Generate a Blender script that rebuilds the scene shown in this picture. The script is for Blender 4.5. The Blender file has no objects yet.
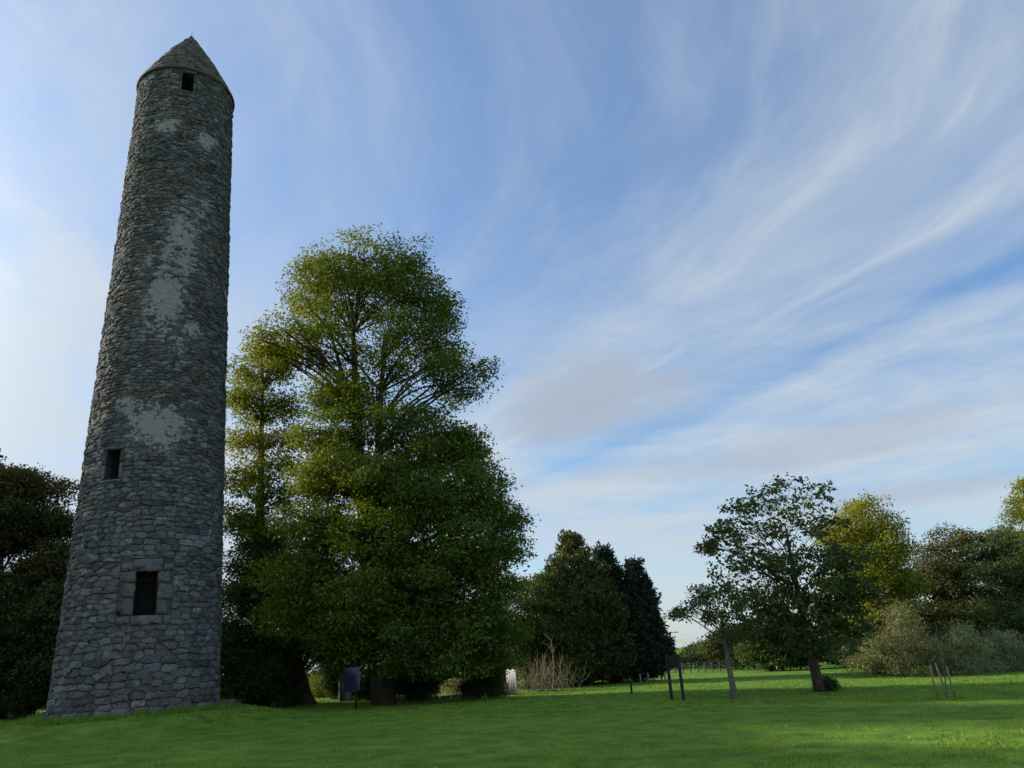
import bpy, math, random
import numpy as np
from mathutils import Vector, Matrix, noise as mnoise

random.seed(11)
RNG = np.random.default_rng(11)
scn = bpy.context.scene
col = scn.collection

# ------------------------------------------------------------------ camera
F_PX, PITCH, ROLL, EYE = 782.5, 0.3361, 0.073, 1.6
FW = np.array([0.0, math.cos(PITCH), math.sin(PITCH)])
_rt = np.array([1.0, 0, 0]); _up = np.cross(_rt, FW)
RT = math.cos(ROLL)*_rt - math.sin(ROLL)*_up
UP = math.sin(ROLL)*_rt + math.cos(ROLL)*_up
cam_d = bpy.data.cameras.new('camera'); cam = bpy.data.objects.new('camera', cam_d); col.objects.link(cam)
m = Matrix.Identity(4)
for i in range(3):
    m[i][0], m[i][1], m[i][2] = RT[i], UP[i], -FW[i]
m[2][3] = EYE
cam.matrix_world = m
cam_d.sensor_width = 36; cam_d.lens = F_PX/1024*36
cam_d.clip_start = 0.1; cam_d.clip_end = 5000
scn.camera = cam

# ------------------------------------------------------------------ world and sun
SUN_A, SUN_E = math.radians(18), math.radians(20)      # sun stands to the left, a little beyond the tower
sun_dir = Vector((-math.cos(SUN_A)*math.cos(SUN_E), math.sin(SUN_A)*math.cos(SUN_E), math.sin(SUN_E)))
w = bpy.data.worlds.new('World'); scn.world = w; w.use_nodes = True
nt = w.node_tree; nt.nodes.clear()

class NG:
    """small helper for wiring node trees"""
    def __init__(s, nt): s.nt = nt
    def n(s, t, **k):
        o = s.nt.nodes.new(t)
        for a, b in k.items(): setattr(o, a, b)
        return o
    def link(s, a, b): s.nt.links.new(a, b)
    def setin(s, sock, v):
        if isinstance(v, bpy.types.NodeSocket): s.link(v, sock)
        else: sock.default_value = v
    def math(s, op, a, b=0.0, c=None, clamp=False):
        o = s.n('ShaderNodeMath', operation=op, use_clamp=clamp)
        s.setin(o.inputs[0], a); s.setin(o.inputs[1], b)
        if c is not None: s.setin(o.inputs[2], c)
        return o.outputs[0]
    def mix(s, f, a, b, mode='MIX'):
        o = s.n('ShaderNodeMix', data_type='RGBA', blend_type=mode)
        s.setin(o.inputs[0], f); s.setin(o.inputs[6], a); s.setin(o.inputs[7], b)
        return o.outputs[2]
    def ramp(s, v, lo, hi, a=0.0, b=1.0):
        o = s.n('ShaderNodeMapRange', interpolation_type='SMOOTHSTEP')
        s.setin(o.inputs[0], v); s.setin(o.inputs[1], lo); s.setin(o.inputs[2], hi)
        s.setin(o.inputs[3], a); s.setin(o.inputs[4], b)
        return o.outputs[0]
    def noise(s, vec, scale, detail=4, rough=0.55, dist=0.0):
        o = s.n('ShaderNodeTexNoise')
        if vec is not None: s.link(vec, o.inputs['Vector'])
        o.inputs['Scale'].default_value = scale; o.inputs['Detail'].default_value = detail
        o.inputs['Roughness'].default_value = rough; o.inputs['Distortion'].default_value = dist
        return o.outputs['Fac']
    def comb(s, x, y, z=0.0):
        o = s.n('ShaderNodeCombineXYZ')
        for i, v in enumerate((x, y, z)): s.setin(o.inputs[i], v)
        return o.outputs[0]

def ray(px, py):
    return FW + RT*(px-512)/F_PX - UP*(py-384)/F_PX
def ndir(px, py):
    d = ray(px, py); return d/np.linalg.norm(d)

g = NG(nt)
sky = g.n('ShaderNodeTexSky', sky_type='NISHITA', sun_disc=False)
sky.sun_elevation = SUN_E; sky.sun_rotation = math.radians(-90) + SUN_A
sky.altitude = 50; sky.air_density = 1.0; sky.dust_density = 0.6; sky.ozone_density = 2.2
tc = g.n('ShaderNodeTexCoord'); sep = g.n('ShaderNodeSeparateXYZ'); g.link(tc.outputs['Generated'], sep.inputs[0])
dx, dy, dz = sep.outputs
den = g.math('ADD', g.math('MAXIMUM', dz, 0.0), 0.10)
cx = g.math('DIVIDE', dx, den); cy = g.math('DIVIDE', dy, den)        # a point of the high cloud layer
cyc = g.math('MAXIMUM', cy, 0.25)
sx = g.math('SUBTRACT', g.math('ADD', cx, g.math('MULTIPLY', cyc, 1.383)), g.math('MULTIPLY', g.math('LOGARITHM', cyc, math.e), 1.447))   # across the curved wind streaks
sy = cy
warp = g.noise(g.comb(cx, cy), 1.1, 4, 0.5)
sxw = g.math('ADD', sx, g.math('MULTIPLY', g.math('SUBTRACT', warp, 0.5), 0.35))
v_broad = g.noise(g.comb(sxw, g.math('MULTIPLY', sy, 0.35), 3.1), 1.6, 5, 0.55)
v_fine = g.noise(g.comb(sxw, g.math('MULTIPLY', sy, 0.16), 7.7), 5.0, 7, 0.6, 0.1)
v_puff = g.noise(g.comb(cx, cy, 1.7), 1.3, 7, 0.6)
broad = g.ramp(v_broad, 0.36, 0.68)
fine = g.ramp(v_fine, 0.40, 0.72)
patch = g.ramp(v_puff, 0.35, 0.68)
left = g.ramp(dx, 0.0, -0.55)                                         # thicker veil towards the sun
low = g.ramp(dz, 0.60, 0.10)                                           # and towards the horizon
wisp = g.ramp(g.noise(g.comb(g.math('ADD', cx, g.math('MULTIPLY', cy, 0.5)), g.math('MULTIPLY', cy, 0.6), 2.2), 3.2, 9, 0.68, 0.8), 0.42, 0.68)
def band(c0, wd, a):
    t = g.math('DIVIDE', g.math('SUBTRACT', sxw, c0), wd)
    return g.math('MULTIPLY', g.math('EXPONENT', g.math('MULTIPLY', g.math('MULTIPLY', t, t), -1.0)), a)
veil = g.math('MULTIPLY', broad, 0.18)
veil = g.math('ADD', veil, g.math('MULTIPLY', fine, g.math('ADD', 0.05, g.math('MULTIPLY', broad, 0.16))))
veil = g.math('ADD', veil, g.math('MULTIPLY', band(2.18, 0.32, 0.46), g.math('ADD', 0.42, g.math('MULTIPLY', fine, 0.70))))
core = g.math('MULTIPLY', band(2.375, 0.022, 0.22), g.math('MULTIPLY', g.ramp(cy, 1.1, 1.45), g.ramp(cy, 2.3, 1.7)))
veil = g.math('ADD', veil, core)
veil = g.math('ADD', veil, g.math('MULTIPLY', g.ramp(g.noise(g.comb(sxw, g.math('MULTIPLY', cy, 0.5), 9.3), 2.4, 8, 0.66, 0.5), 0.40, 0.70), 0.24))
back = g.ramp(dy, 0.15, -0.5)                                          # unseen bright cloud added behind the viewer as fill light on the tower front
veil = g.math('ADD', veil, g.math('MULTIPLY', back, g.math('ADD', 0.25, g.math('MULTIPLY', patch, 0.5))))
veil = g.math('SUBTRACT', veil, band(2.72, 0.10, 0.30))
veil = g.math('ADD', veil, g.math('MULTIPLY', left, g.math('ADD', 0.22, g.math('MULTIPLY', g.math('ADD', g.math('MULTIPLY', patch, 0.6), g.math('MULTIPLY', wisp, 0.5)), 0.42))))
veil = g.math('ADD', veil, g.math('MULTIPLY', low, g.math('ADD', g.math('MULTIPLY', patch, 0.24), 0.38)))
mott = g.ramp(g.noise(g.comb(g.math('MULTIPLY', cx, 0.55), g.math('MULTIPLY', cy, 0.9), 5.5), 1.9, 8, 0.62, 0.4), 0.38, 0.66)
veil = g.math('ADD', veil, g.math('MULTIPLY', g.math('MULTIPLY', g.math('SUBTRACT', mott, 0.45), 0.5), g.ramp(dz, 0.5, 0.2)))
veil = g.math('MULTIPLY', g.math('MAXIMUM', veil, 0.0), 1.0, clamp=True)
veil = g.math('MULTIPLY', veil, 0.93)
sdot = g.n('ShaderNodeVectorMath', operation='DOT_PRODUCT'); g.link(tc.outputs['Generated'], sdot.inputs[0]); sdot.inputs[1].default_value = sun_dir
glow = g.math('POWER', g.math('MAXIMUM', sdot.outputs['Value'], 0.0), 20.0)     # glow added round the sun, outside the view, to brighten the lawn
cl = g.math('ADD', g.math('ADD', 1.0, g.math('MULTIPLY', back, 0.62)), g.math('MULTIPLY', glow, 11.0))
sc_ = g.n('ShaderNodeVectorMath', operation='SCALE'); sc_.inputs[0].default_value = (2.45, 2.75, 3.06); g.link(cl, sc_.inputs['Scale'])
CLOUD = sc_.outputs[0]
skycol = g.mix(g.ramp(dz, 0.75, 0.1), g.mix(1.0, sky.outputs[0], (0.79, 0.89, 0.99, 1), 'MULTIPLY'), g.mix(1.0, sky.outputs[0], (0.60, 0.68, 0.76, 1), 'MULTIPLY'))
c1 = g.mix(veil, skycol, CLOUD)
# a few soft grey cumulus banks low in the sky
def bank(px, py, wx, wz, amt, seed):
    d = ndir(px, py)
    azc, elc = math.atan2(d[0], d[1]), math.asin(d[2])
    az = g.math('ARCTAN2', dx, dy); el = g.math('ARCSINE', dz)
    n = g.noise(g.comb(g.math('MULTIPLY', az, 1.0), g.math('MULTIPLY', el, 2.0), seed), 6.5, 5, 0.55)
    off = g.math('MULTIPLY', g.math('SUBTRACT', n, 0.5), 2.4)
    a = g.math('DIVIDE', g.math('SUBTRACT', az, azc), wx); b = g.math('DIVIDE', g.math('SUBTRACT', el, elc), wz)
    r = g.math('SQRT', g.math('ADD', g.math('MULTIPLY', a, a), g.math('MULTIPLY', b, b)))
    return g.math('MULTIPLY', g.ramp(g.math('ADD', r, off), 1.25, 0.15), amt)
for (px, py, wx, wz, amt, sd) in ((604, 400, 0.12, 0.060, 0.9, 2.3), (560, 415, 0.08, 0.045, 0.6, 3.9), (790, 452, 0.26, 0.022, 0.55, 5.1), (930, 490, 0.2, 0.016, 0.5, 8.4), (880, 420, 0.2, 0.014, 0.3, 6.6), (520, 185, 0.05, 0.05, 0.18, 4.4)):
    c1 = g.mix(bank(px, py, wx, wz, amt, sd), c1, (1.72, 1.98, 2.40, 1))
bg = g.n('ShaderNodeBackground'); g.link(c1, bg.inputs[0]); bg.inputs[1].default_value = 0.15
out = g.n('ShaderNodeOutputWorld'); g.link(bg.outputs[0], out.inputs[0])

sun_d = bpy.data.lights.new('sun', 'SUN'); sun_d.energy = 5.0; sun_d.angle = math.radians(0.6); sun_d.color = (1.0, 0.86, 0.66)
sun = bpy.data.objects.new('sun', sun_d); col.objects.link(sun)
sun.rotation_euler = sun_dir.to_track_quat('Z', 'Y').to_euler(); sun.location = (-60, 10, 60)

scn.view_settings.view_transform = 'Standard'; scn.view_settings.look = 'None'
scn.view_settings.exposure = 0.7; scn.view_settings.gamma = 1; scn.view_settings.use_curve_mapping = False
scn.render.engine = 'CYCLES'
scn.cycles.max_bounces = 6; scn.cycles.diffuse_bounces = 3; scn.cycles.transmission_bounces = 3
scn.cycles.caustics_reflective = False; scn.cycles.caustics_refractive = False

# ------------------------------------------------------------------ helpers
TX, TY, TZ0 = -13.17, 27.62, 0.953
RB, RTOP, HE, HA = 2.56, 1.855, 24.50, 27.87

def sstep(a, b, x):
    t = np.clip((x-a)/(b-a), 0, 1); return t*t*(3-2*t)
def ground_z(x, y):
    x = np.asarray(x, float); y = np.asarray(y, float)
    z = -0.03*40*np.tanh(x/40)
    z = z + 0.045*np.sin(x*0.31+1.3)*np.cos(y*0.23) + 0.03*np.sin(x*0.12-y*0.17+0.5)
    r = np.hypot(x-TX, (y-TY)) + 0.35*np.sin(np.arctan2(y-TY, x-TX)*3+1.0)
    mz = TZ0 - 0.24
    k = 1-sstep(2.9, 6.4, r)
    z = z*(1-k) + mz*k
    return z
def at(px, py, Y):
    """world point on the ray of a picture position at distance Y"""
    d = ray(px, py); t = Y/d[1]
    return np.array([t*d[0], Y, EYE+t*d[2]])
def foot(px, Y, py=690):
    """ground point at distance Y below picture column px"""
    p = at(px, py, Y); return np.array([p[0], Y, float(ground_z(p[0], Y))])

def mesh_np(name, V, F, mat, parent=None, attrs=None, fattr=None, smooth=False):
    """V (n,3), F (m,k) uniform polygons or a list of arrays with different k"""
    me = bpy.data.meshes.new(name)
    V = np.asarray(V, np.float32)
    if not isinstance(F, list): F = [F]
    F = [np.asarray(f, np.int32) for f in F if len(f)]
    me.vertices.add(len(V)); me.vertices.foreach_set('co', V.ravel())
    tot = sum(f.size for f in F); npoly = sum(len(f) for f in F)
    me.loops.add(tot); me.polygons.add(npoly)
    me.loops.foreach_set('vertex_index', np.concatenate([f.ravel() for f in F]))
    sizes = np.concatenate([np.full(len(f), f.shape[1], np.int32) for f in F])
    starts = np.concatenate([[0], np.cumsum(sizes)[:-1]]).astype(np.int32)
    me.polygons.foreach_set('loop_start', starts)
    if smooth: me.polygons.foreach_set('use_smooth', np.ones(npoly, bool))
    for k, a in (attrs or {}).items():
        at_ = me.attributes.new(k, 'FLOAT', 'POINT'); at_.data.foreach_set('value', np.asarray(a, np.float32))
    for k, a in (fattr or {}).items():
        at_ = me.attributes.new(k, 'FLOAT', 'FACE'); at_.data.foreach_set('value', np.asarray(a, np.float32))
    me.update(calc_edges=True)
    me.materials.append(mat)
    o = bpy.data.objects.new(name, me); col.objects.link(o)
    if parent is not None:
        o.parent = parent
    return o

def thing(name, label, cat, loc, group=None):
    o = bpy.data.objects.new(name, None); col.objects.link(o)
    o.location = tuple(float(v) for v in loc); o.empty_display_size = 0.3
    o['label'] = label; o['category'] = cat
    if group: o['group'] = group
    return o
def tag(o, label, cat, group=None):
    o['label'] = label; o['category'] = cat
    if group: o['group'] = group
    return o

class MB:
    """collects tubes, boxes and rings into one mesh"""
    def __init__(s): s.v = []; s.q = []; s.t = []; s.n = 0
    def add(s, V, Q=(), T=()):
        if len(Q): s.q.append(np.asarray(Q)+s.n)
        if len(T): s.t.append(np.asarray(T)+s.n)
        s.v.append(np.asarray(V, float)); s.n += len(V)
    def tube(s, P, R, k=6, cap=True, wob=0.0):
        P = np.asarray(P, float); n = len(P); R = np.asarray(R, float)
        T = np.gradient(P, axis=0); T /= np.linalg.norm(T, axis=1, keepdims=True)+1e-9
        ref = np.array([0, 0, 1.0]) if abs(T[0][2]) < 0.9 else np.array([1.0, 0, 0])
        A = np.cross(T, ref); A /= np.linalg.norm(A, axis=1, keepdims=True)+1e-9
        B = np.cross(T, A)
        th = np.linspace(0, 2*np.pi, k, endpoint=False)
        rr = R[:, None]*np.ones(k)[None]
        if wob: rr = rr*(1+wob*RNG.normal(size=rr.shape))
        V = P[:, None]+rr[..., None]*(np.cos(th)[None, :, None]*A[:, None]+np.sin(th)[None, :, None]*B[:, None])
        V = V.reshape(-1, 3)
        i = np.arange(n-1)[:, None]*k; j = np.arange(k)[None]; j2 = (j+1) % k
        Q = np.stack([i+j, i+j2, i+k+j2, i+k+j], -1).reshape(-1, 4)
        Tr = []
        if cap:
            V = np.vstack([V, P[:1], P[-1:]]); a, b = n*k, n*k+1
            for q in range(k):
                Tr.append((a, (q+1) % k, q)); Tr.append((b, (n-1)*k+q, (n-1)*k+(q+1) % k))
        s.add(V, Q, Tr)
    def box(s, c, size, rot=None, bev=0.0):
        hx, hy, hz = [v/2 for v in size]
        b = min(bev, hx*0.9, hy*0.9, hz*0.9)
        if b <= 0:
            V = np.array([(x, y, z) for z in (-hz, hz) for y in (-hy, hy) for x in (-hx, hx)])
            Q = [(0, 2, 3, 1), (4, 5, 7, 6), (0, 1, 5, 4), (2, 6, 7, 3), (0, 4, 6, 2), (1, 3, 7, 5)]; T = []
        else:
            V = []; idx = {}
            for sx_ in (-1, 1):
                for sy_ in (-1, 1):
                    for sz_ in (-1, 1):
                        for ax in range(3):
                            p = [sx_*(hx-b), sy_*(hy-b), sz_*(hz-b)]
                            p[ax] = (sx_*hx, sy_*hy, sz_*hz)[ax]
                            idx[(sx_, sy_, sz_, ax)] = len(V); V.append(p)
            V = np.array(V); Q = []; T = []
            pm = (-1, 1)
            for ax in range(3):
                o1, o2 = [a for a in range(3) if a != ax]
                for sg in pm:
                    ring = []
                    for (u, v) in ((-1, -1), (1, -1), (1, 1), (-1, 1)):
                        k = [0, 0, 0]; k[ax] = sg; k[o1] = u; k[o2] = v; ring.append(idx[(*k, ax)])
                    Q.append(ring)
                for u in pm:
                    for v in pm:
                        k1 = [0, 0, 0]; k1[ax] = -1; k1[o1] = u; k1[o2] = v
                        k2 = list(k1); k2[ax] = 1
                        Q.append([idx[(*k1, o1)], idx[(*k2, o1)], idx[(*k2, o2)], idx[(*k1, o2)]])
            for a in pm:
                for b_ in pm:
                    for c_ in pm: T.append([idx[(a, b_, c_, 0)], idx[(a, b_, c_, 1)], idx[(a, b_, c_, 2)]])
        if rot is not None: V = V@np.asarray(rot).T
        s.add(V+np.asarray(c, float), Q, T)
    def build(s, name, mat, parent=None, smooth=False, origin=None):
        V = np.vstack(s.v)
        if origin is not None: V = V-np.asarray(origin, float)
        F = []
        if s.q: F.append(np.vstack(s.q))
        if s.t: F.append(np.vstack(s.t))
        return mesh_np(name, V, F, mat, parent, smooth=smooth)

def rz(a):
    c, s_ = math.cos(a), math.sin(a); return np.array([[c, -s_, 0], [s_, c, 0], [0, 0, 1]])

# ------------------------------------------------------------------ materials
def new_mat(name):
    mt = bpy.data.materials.new(name); mt.use_nodes = True
    mt.node_tree.nodes.clear(); return mt, NG(mt.node_tree)
def finish(g, shader, disp=None):
    o = g.n('ShaderNodeOutputMaterial'); g.link(shader, o.inputs[0])
def principled(g, colr, rough=0.9, bump=None, bstr=0.3, bdist=0.02, spec=0.3):
    p = g.n('ShaderNodeBsdfPrincipled'); g.setin(p.inputs['Base Color'], colr); g.setin(p.inputs['Roughness'], rough)
    p.inputs['Specular IOR Level'].default_value = spec
    if bump is not None:
        b = g.n('ShaderNodeBump'); b.inputs['Strength'].default_value = bstr; b.inputs['Distance'].default_value = bdist
        g.link(bump, b.inputs['Height']); g.link(b.outputs[0], p.inputs['Normal'])
    return p
def objco(g):
    return g.n('ShaderNodeTexCoord').outputs['Object']
def attr(g, name):
    return g.n('ShaderNodeAttribute', attribute_name=name).outputs['Fac']

def plain_mat(name, c1, c2, scale=8, rough=0.8, bstr=0.3, spec=0.3, metal=0.0):
    mt, g = new_mat(name); co = objco(g)
    n = g.noise(co, scale, 6, 0.65)
    p = principled(g, g.mix(g.ramp(n, 0.3, 0.7), (*c1, 1), (*c2, 1)), rough, g.noise(co, scale*4, 4), bstr, 0.01, spec)
    p.inputs['Metallic'].default_value = metal
    finish(g, p.outputs[0]); return mt

def stone_mat(name, dark, light, brown, lichen=0.5, haramt=1.0):
    mt, g = new_mat(name); co = objco(g)
    tone = attr(g, 'tone'); har = attr(g, 'harling')
    n1 = g.noise(co, 1.1, 5, 0.6); n2 = g.noise(co, 9, 6, 0.7); n3 = g.noise(co, 38, 4, 0.6)
    base = g.mix(tone, (*dark, 1), (*light, 1))
    base = g.mix(g.math('MULTIPLY', g.ramp(n1, 0.42, 0.66), 0.6), base, (*brown, 1))
    base = g.mix(1.0, base, g.mix(n2, (0.55, 0.55, 0.56, 1), (1.4, 1.4, 1.38, 1)), 'MULTIPLY')
    hz_ = g.n('ShaderNodeSeparateXYZ'); g.link(co, hz_.inputs[0])
    base = g.mix(g.math('MULTIPLY', g.math('MULTIPLY', g.ramp(hz_.outputs[2], 6, 14), g.ramp(g.noise(co, 0.55, 5, 0.65), 0.38, 0.62)), 0.5), base, g.mix(tone, (0.064, 0.062, 0.059, 1), (0.175, 0.166, 0.153, 1)))
    # dark weather streaks running down the wall
    mp = g.n('ShaderNodeMapping'); g.link(co, mp.inputs[0]); mp.inputs['Scale'].default_value = (1, 1, 0.12)
    st = g.noise(mp.outputs[0], 2.2, 5, 0.6)
    base = g.mix(g.math('MULTIPLY', g.ramp(st, 0.5, 0.72), 0.45), base, (0.028, 0.030, 0.031, 1))
    # pale lichen crusts, moss
    base = g.mix(g.math('MULTIPLY', g.ramp(g.noise(co, 5.3, 5, 0.75, 0.4), 0.60, 0.72), lichen), base, (0.23, 0.24, 0.235, 1))
    base = g.mix(g.math('MULTIPLY', g.ramp(g.noise(co, 0.7, 5, 0.7), 0.55, 0.75), 0.10), base, (0.09, 0.098, 0.065, 1))
    hm = g.ramp(g.math('ADD', g.math('ADD', har, g.math('MULTIPLY', g.math('SUBTRACT', tone, 0.5), 0.75)), g.math('MULTIPLY', g.math('SUBTRACT', g.math('ADD', g.math('MULTIPLY', g.noise(co, 2.6, 6, 0.7), 0.55), g.math('MULTIPLY', g.noise(co, 8.5, 4, 0.6), 0.45)), 0.5), 3.4)), 0.52, 0.60)
    hcol = g.mix(n2, (0.18, 0.19, 0.195, 1), (0.34, 0.352, 0.352, 1))
    base = g.mix(g.math('MULTIPLY', hm, 0.85*haramt), base, hcol)
    p = principled(g, base, 0.92, g.math('ADD', n3, g.math('MULTIPLY', n2, 1.5)), 1.0, 0.05, 0.2)
    finish(g, p.outputs[0]); return mt

def leaf_mat(name, cols, trans=0.35, gloss=0.06):
    """cols: three leaf colours mixed by the per-leaf 'tone'; 'hue' mixes towards the third"""
    mt, g = new_mat(name)
    tone = attr(g, 'tone'); hue = attr(g, 'hue')
    c = g.mix(tone, (*cols[0], 1), (*cols[1], 1)); c = g.mix(hue, c, (*cols[2], 1))
    d = g.n('ShaderNodeBsdfDiffuse'); g.link(c, d.inputs[0])
    t = g.n('ShaderNodeBsdfTranslucent'); g.link(g.mix(1.0, c, (1.5, 1.45, 0.6, 1), 'MULTIPLY'), t.inputs[0])
    gl = g.n('ShaderNodeBsdfGlossy'); gl.inputs['Roughness'].default_value = 0.5; gl.inputs[0].default_value = (0.25, 0.27, 0.22, 1)
    m1 = g.n('ShaderNodeMixShader'); m1.inputs[0].default_value = trans; g.link(d.outputs[0], m1.inputs[1]); g.link(t.outputs[0], m1.inputs[2])
    m2 = g.n('ShaderNodeMixShader'); m2.inputs[0].default_value = gloss; g.link(m1.outputs[0], m2.inputs[1]); g.link(gl.outputs[0], m2.inputs[2])
    finish(g, m2.outputs[0]); return mt

M = {}
M['stone'] = stone_mat('rubble_stone', (0.056, 0.066, 0.077), (0.188, 0.208, 0.230), (0.120, 0.114, 0.106))
M['ashlar'] = stone_mat('dressed_stone', (0.095, 0.107, 0.120), (0.155, 0.170, 0.187), (0.12, 0.115, 0.105), 0.3, 0.0)
M['roofstone'] = stone_mat('roof_stone', (0.06, 0.058, 0.05), (0.11, 0.105, 0.085), (0.062, 0.063, 0.036), 0.45, 0.0)
M['mortar'] = stone_mat('lime_mortar', (0.055, 0.058, 0.061), (0.085, 0.087, 0.09), (0.065, 0.062, 0.057))
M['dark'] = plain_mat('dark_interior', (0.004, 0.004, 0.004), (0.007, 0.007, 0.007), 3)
M['iron'] = plain_mat('black_iron', (0.006, 0.006, 0.007), (0.014, 0.011, 0.009), 12, 0.8, 0.2, 0.15)
M['bark'] = plain_mat('bark', (0.024, 0.02, 0.016), (0.062, 0.053, 0.042), 6, 0.95, 0.9)
M['bark_pale'] = plain_mat('grey_bark', (0.06, 0.052, 0.044), (0.12, 0.105, 0.088), 6, 0.95, 0.8)
M['stake'] = plain_mat('weathered_stake', (0.10, 0.085, 0.065), (0.2, 0.17, 0.13), 9, 0.9)
M['lime'] = leaf_mat('lime_leaf', ((0.032, 0.068, 0.011), (0.090, 0.142, 0.020), (0.25, 0.23, 0.022)))
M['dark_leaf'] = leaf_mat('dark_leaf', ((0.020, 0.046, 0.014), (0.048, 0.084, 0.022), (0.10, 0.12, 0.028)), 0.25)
M['copper'] = leaf_mat('coppery_leaf', ((0.030, 0.052, 0.017), (0.062, 0.085, 0.026), (0.17, 0.07, 0.03)), 0.3)
M['ash'] = leaf_mat('park_tree_leaf', ((0.026, 0.052, 0.018), (0.060, 0.098, 0.03), (0.15, 0.13, 0.03)), 0.3)
M['yellow'] = leaf_mat('yellowing_leaf', ((0.075, 0.12, 0.014), (0.15, 0.18, 0.018), (0.26, 0.21, 0.02)), 0.4)
M['olive'] = leaf_mat('olive_leaf', ((0.075, 0.105, 0.05), (0.14, 0.17, 0.08), (0.19, 0.175, 0.085)), 0.3)
M['brownleaf'] = leaf_mat('browning_leaf', ((0.032, 0.044, 0.018), (0.068, 0.076, 0.028), (0.13, 0.09, 0.032)), 0.3)
M['willow'] = leaf_mat('greygreen_leaf', ((0.10, 0.145, 0.08), (0.20, 0.25, 0.15), (0.25, 0.27, 0.17)), 0.3)
M['conif'] = leaf_mat('cypress_spray', ((0.022, 0.044, 0.016), (0.048, 0.078, 0.024), (0.13, 0.135, 0.03)), 0.12)
M['conifd'] = leaf_mat('dark_cypress_spray', ((0.010, 0.022, 0.016), (0.022, 0.040, 0.024), (0.05, 0.06, 0.025)), 0.08)
M['pale'] = leaf_mat('pale_leaf', ((0.10, 0.14, 0.05), (0.22, 0.24, 0.12), (0.55, 0.52, 0.42)), 0.3)
M['twig'] = plain_mat('dry_twig', (0.12, 0.105, 0.06), (0.26, 0.23, 0.14), 9, 0.9)

# ------------------------------------------------------------------ ground
def leaf_quads(P, N, D, L, Wd):
    """rhombic leaves at P with normals N, pointing along D, lengths L, widths Wd"""
    D = D-(D*N).sum(1, keepdims=True)*N; D /= np.linalg.norm(D, axis=1, keepdims=True)+1e-9
    S = np.cross(N, D)
    a = P; b = P+D*(L*0.45)[:, None]+S*(Wd/2)[:, None]+N*(L*0.08)[:, None]; c_ = P+D*L[:, None]; d = P+D*(L*0.45)[:, None]-S*(Wd/2)[:, None]+N*(L*0.08)[:, None]
    return np.stack([a, b, c_, d], 1).reshape(-1, 3)
def unit(v): return v/(np.linalg.norm(v, axis=-1, keepdims=True)+1e-9)

def grid_mesh():
    xs = np.concatenate([np.linspace(-900, -60, 20)[:-1], np.linspace(-60, 60, 241), np.linspace(60, 900, 20)[1:]])
    ys = np.concatenate([np.linspace(-200, -5, 12)[:-1], np.linspace(-5, 80, 213), np.linspace(80, 1500, 24)[1:]])
    X, Y = np.meshgrid(xs, ys); Z = ground_z(X, Y)
    V = np.stack([X, Y, Z], -1).reshape(-1, 3)
    nx, ny = len(xs), len(ys)
    i, j = np.meshgrid(np.arange(nx-1), np.arange(ny-1)); b = (j*nx+i).ravel()
    return V, np.stack([b, b+1, b+1+nx, b+nx], -1)
mt, g = new_mat('lawn_turf'); co = objco(g)
n1 = g.noise(co, 0.22, 5, 0.6); n2 = g.noise(co, 2.5, 6, 0.7); n3 = g.noise(co, 30, 5, 0.7)
c = g.mix(g.ramp(n1, 0.35, 0.65), (0.085, 0.185, 0.024, 1), (0.118, 0.220, 0.030, 1))
c = g.mix(g.math('MULTIPLY', g.ramp(n2, 0.5, 0.75), 0.5), c, (0.10, 0.15, 0.035, 1))
c = g.mix(1.0, c, g.mix(n3, (0.4, 0.45, 0.4, 1), (1.6, 1.55, 1.6, 1)), 'MULTIPLY')
c = g.mix(1.0, c, g.mix(g.ramp(g.noise(co, 1.3, 5, 0.7), 0.3, 0.7), (0.62, 0.66, 0.6, 1), (1.3, 1.25, 1.2, 1)), 'MULTIPLY')
finish(g, principled(g, c, 0.95, g.math('ADD', n3, n2), 1.0, 0.05, 0.1).outputs[0]); M['lawn'] = mt
V, F = grid_mesh()
lawn = mesh_np('lawn', V, F, M['lawn'], smooth=True); lawn['kind'] = 'structure'

def blades(n, ylo, yhi, hlo, hhi, wlo, whi, seed):
    r = np.random.default_rng(seed)
    u = r.random(n); y = 1/(1/ylo + u*(1/yhi-1/ylo))
    x = (r.random(n)*2-1)*(y*0.78+5)
    z = ground_z(x, y)
    k = np.hypot(x-TX, y-TY) > 2.85
    clump = np.array([mnoise.noise(Vector((a*0.9, b*0.9, 0.0))) for a, b in zip(x, y)])
    keep = k & (r.random(n) < 0.6+clump)
    x, y, z, clump = x[keep], y[keep], z[keep], clump[keep]; n = len(x)
    h = (hlo+(hhi-hlo)*r.random(n))*(0.9+0.7*clump); wd = wlo+(whi-wlo)*r.random(n)
    a = r.random(n)*np.pi; lean = r.normal(size=(n, 2))*h[:, None]*0.55
    P = np.stack([x, y, z], -1)
    s_ = np.stack([np.cos(a)*wd/2, np.sin(a)*wd/2, 0*a-0.01], -1); s2 = s_*np.array([-1, -1, 1])
    tip = P+np.concatenate([lean, h[:, None]], 1)
    V = np.stack([P+s_, P+s2, tip], 1).reshape(-1, 3)
    F = np.arange(3*n).reshape(-1, 3)
    fine_ = np.array([mnoise.noise(Vector((a*2.6, b*1.7, 4.0))) for a, b in zip(x, y)])
    h = h*np.clip(1+1.1*fine_, 0.4, 2.2)
    hue = np.clip(0.25+1.2*clump+0.9*fine_+0.2*r.normal(size=n), 0, 1)*0.7
    return V, F, np.clip(0.5+1.3*fine_+0.28*r.normal(size=n), 0, 1), hue
M['blade'] = leaf_mat('grass_blade', ((0.055, 0.145, 0.018), (0.140, 0.270, 0.036), (0.20, 0.26, 0.050)), 0.3, 0.03)
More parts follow.
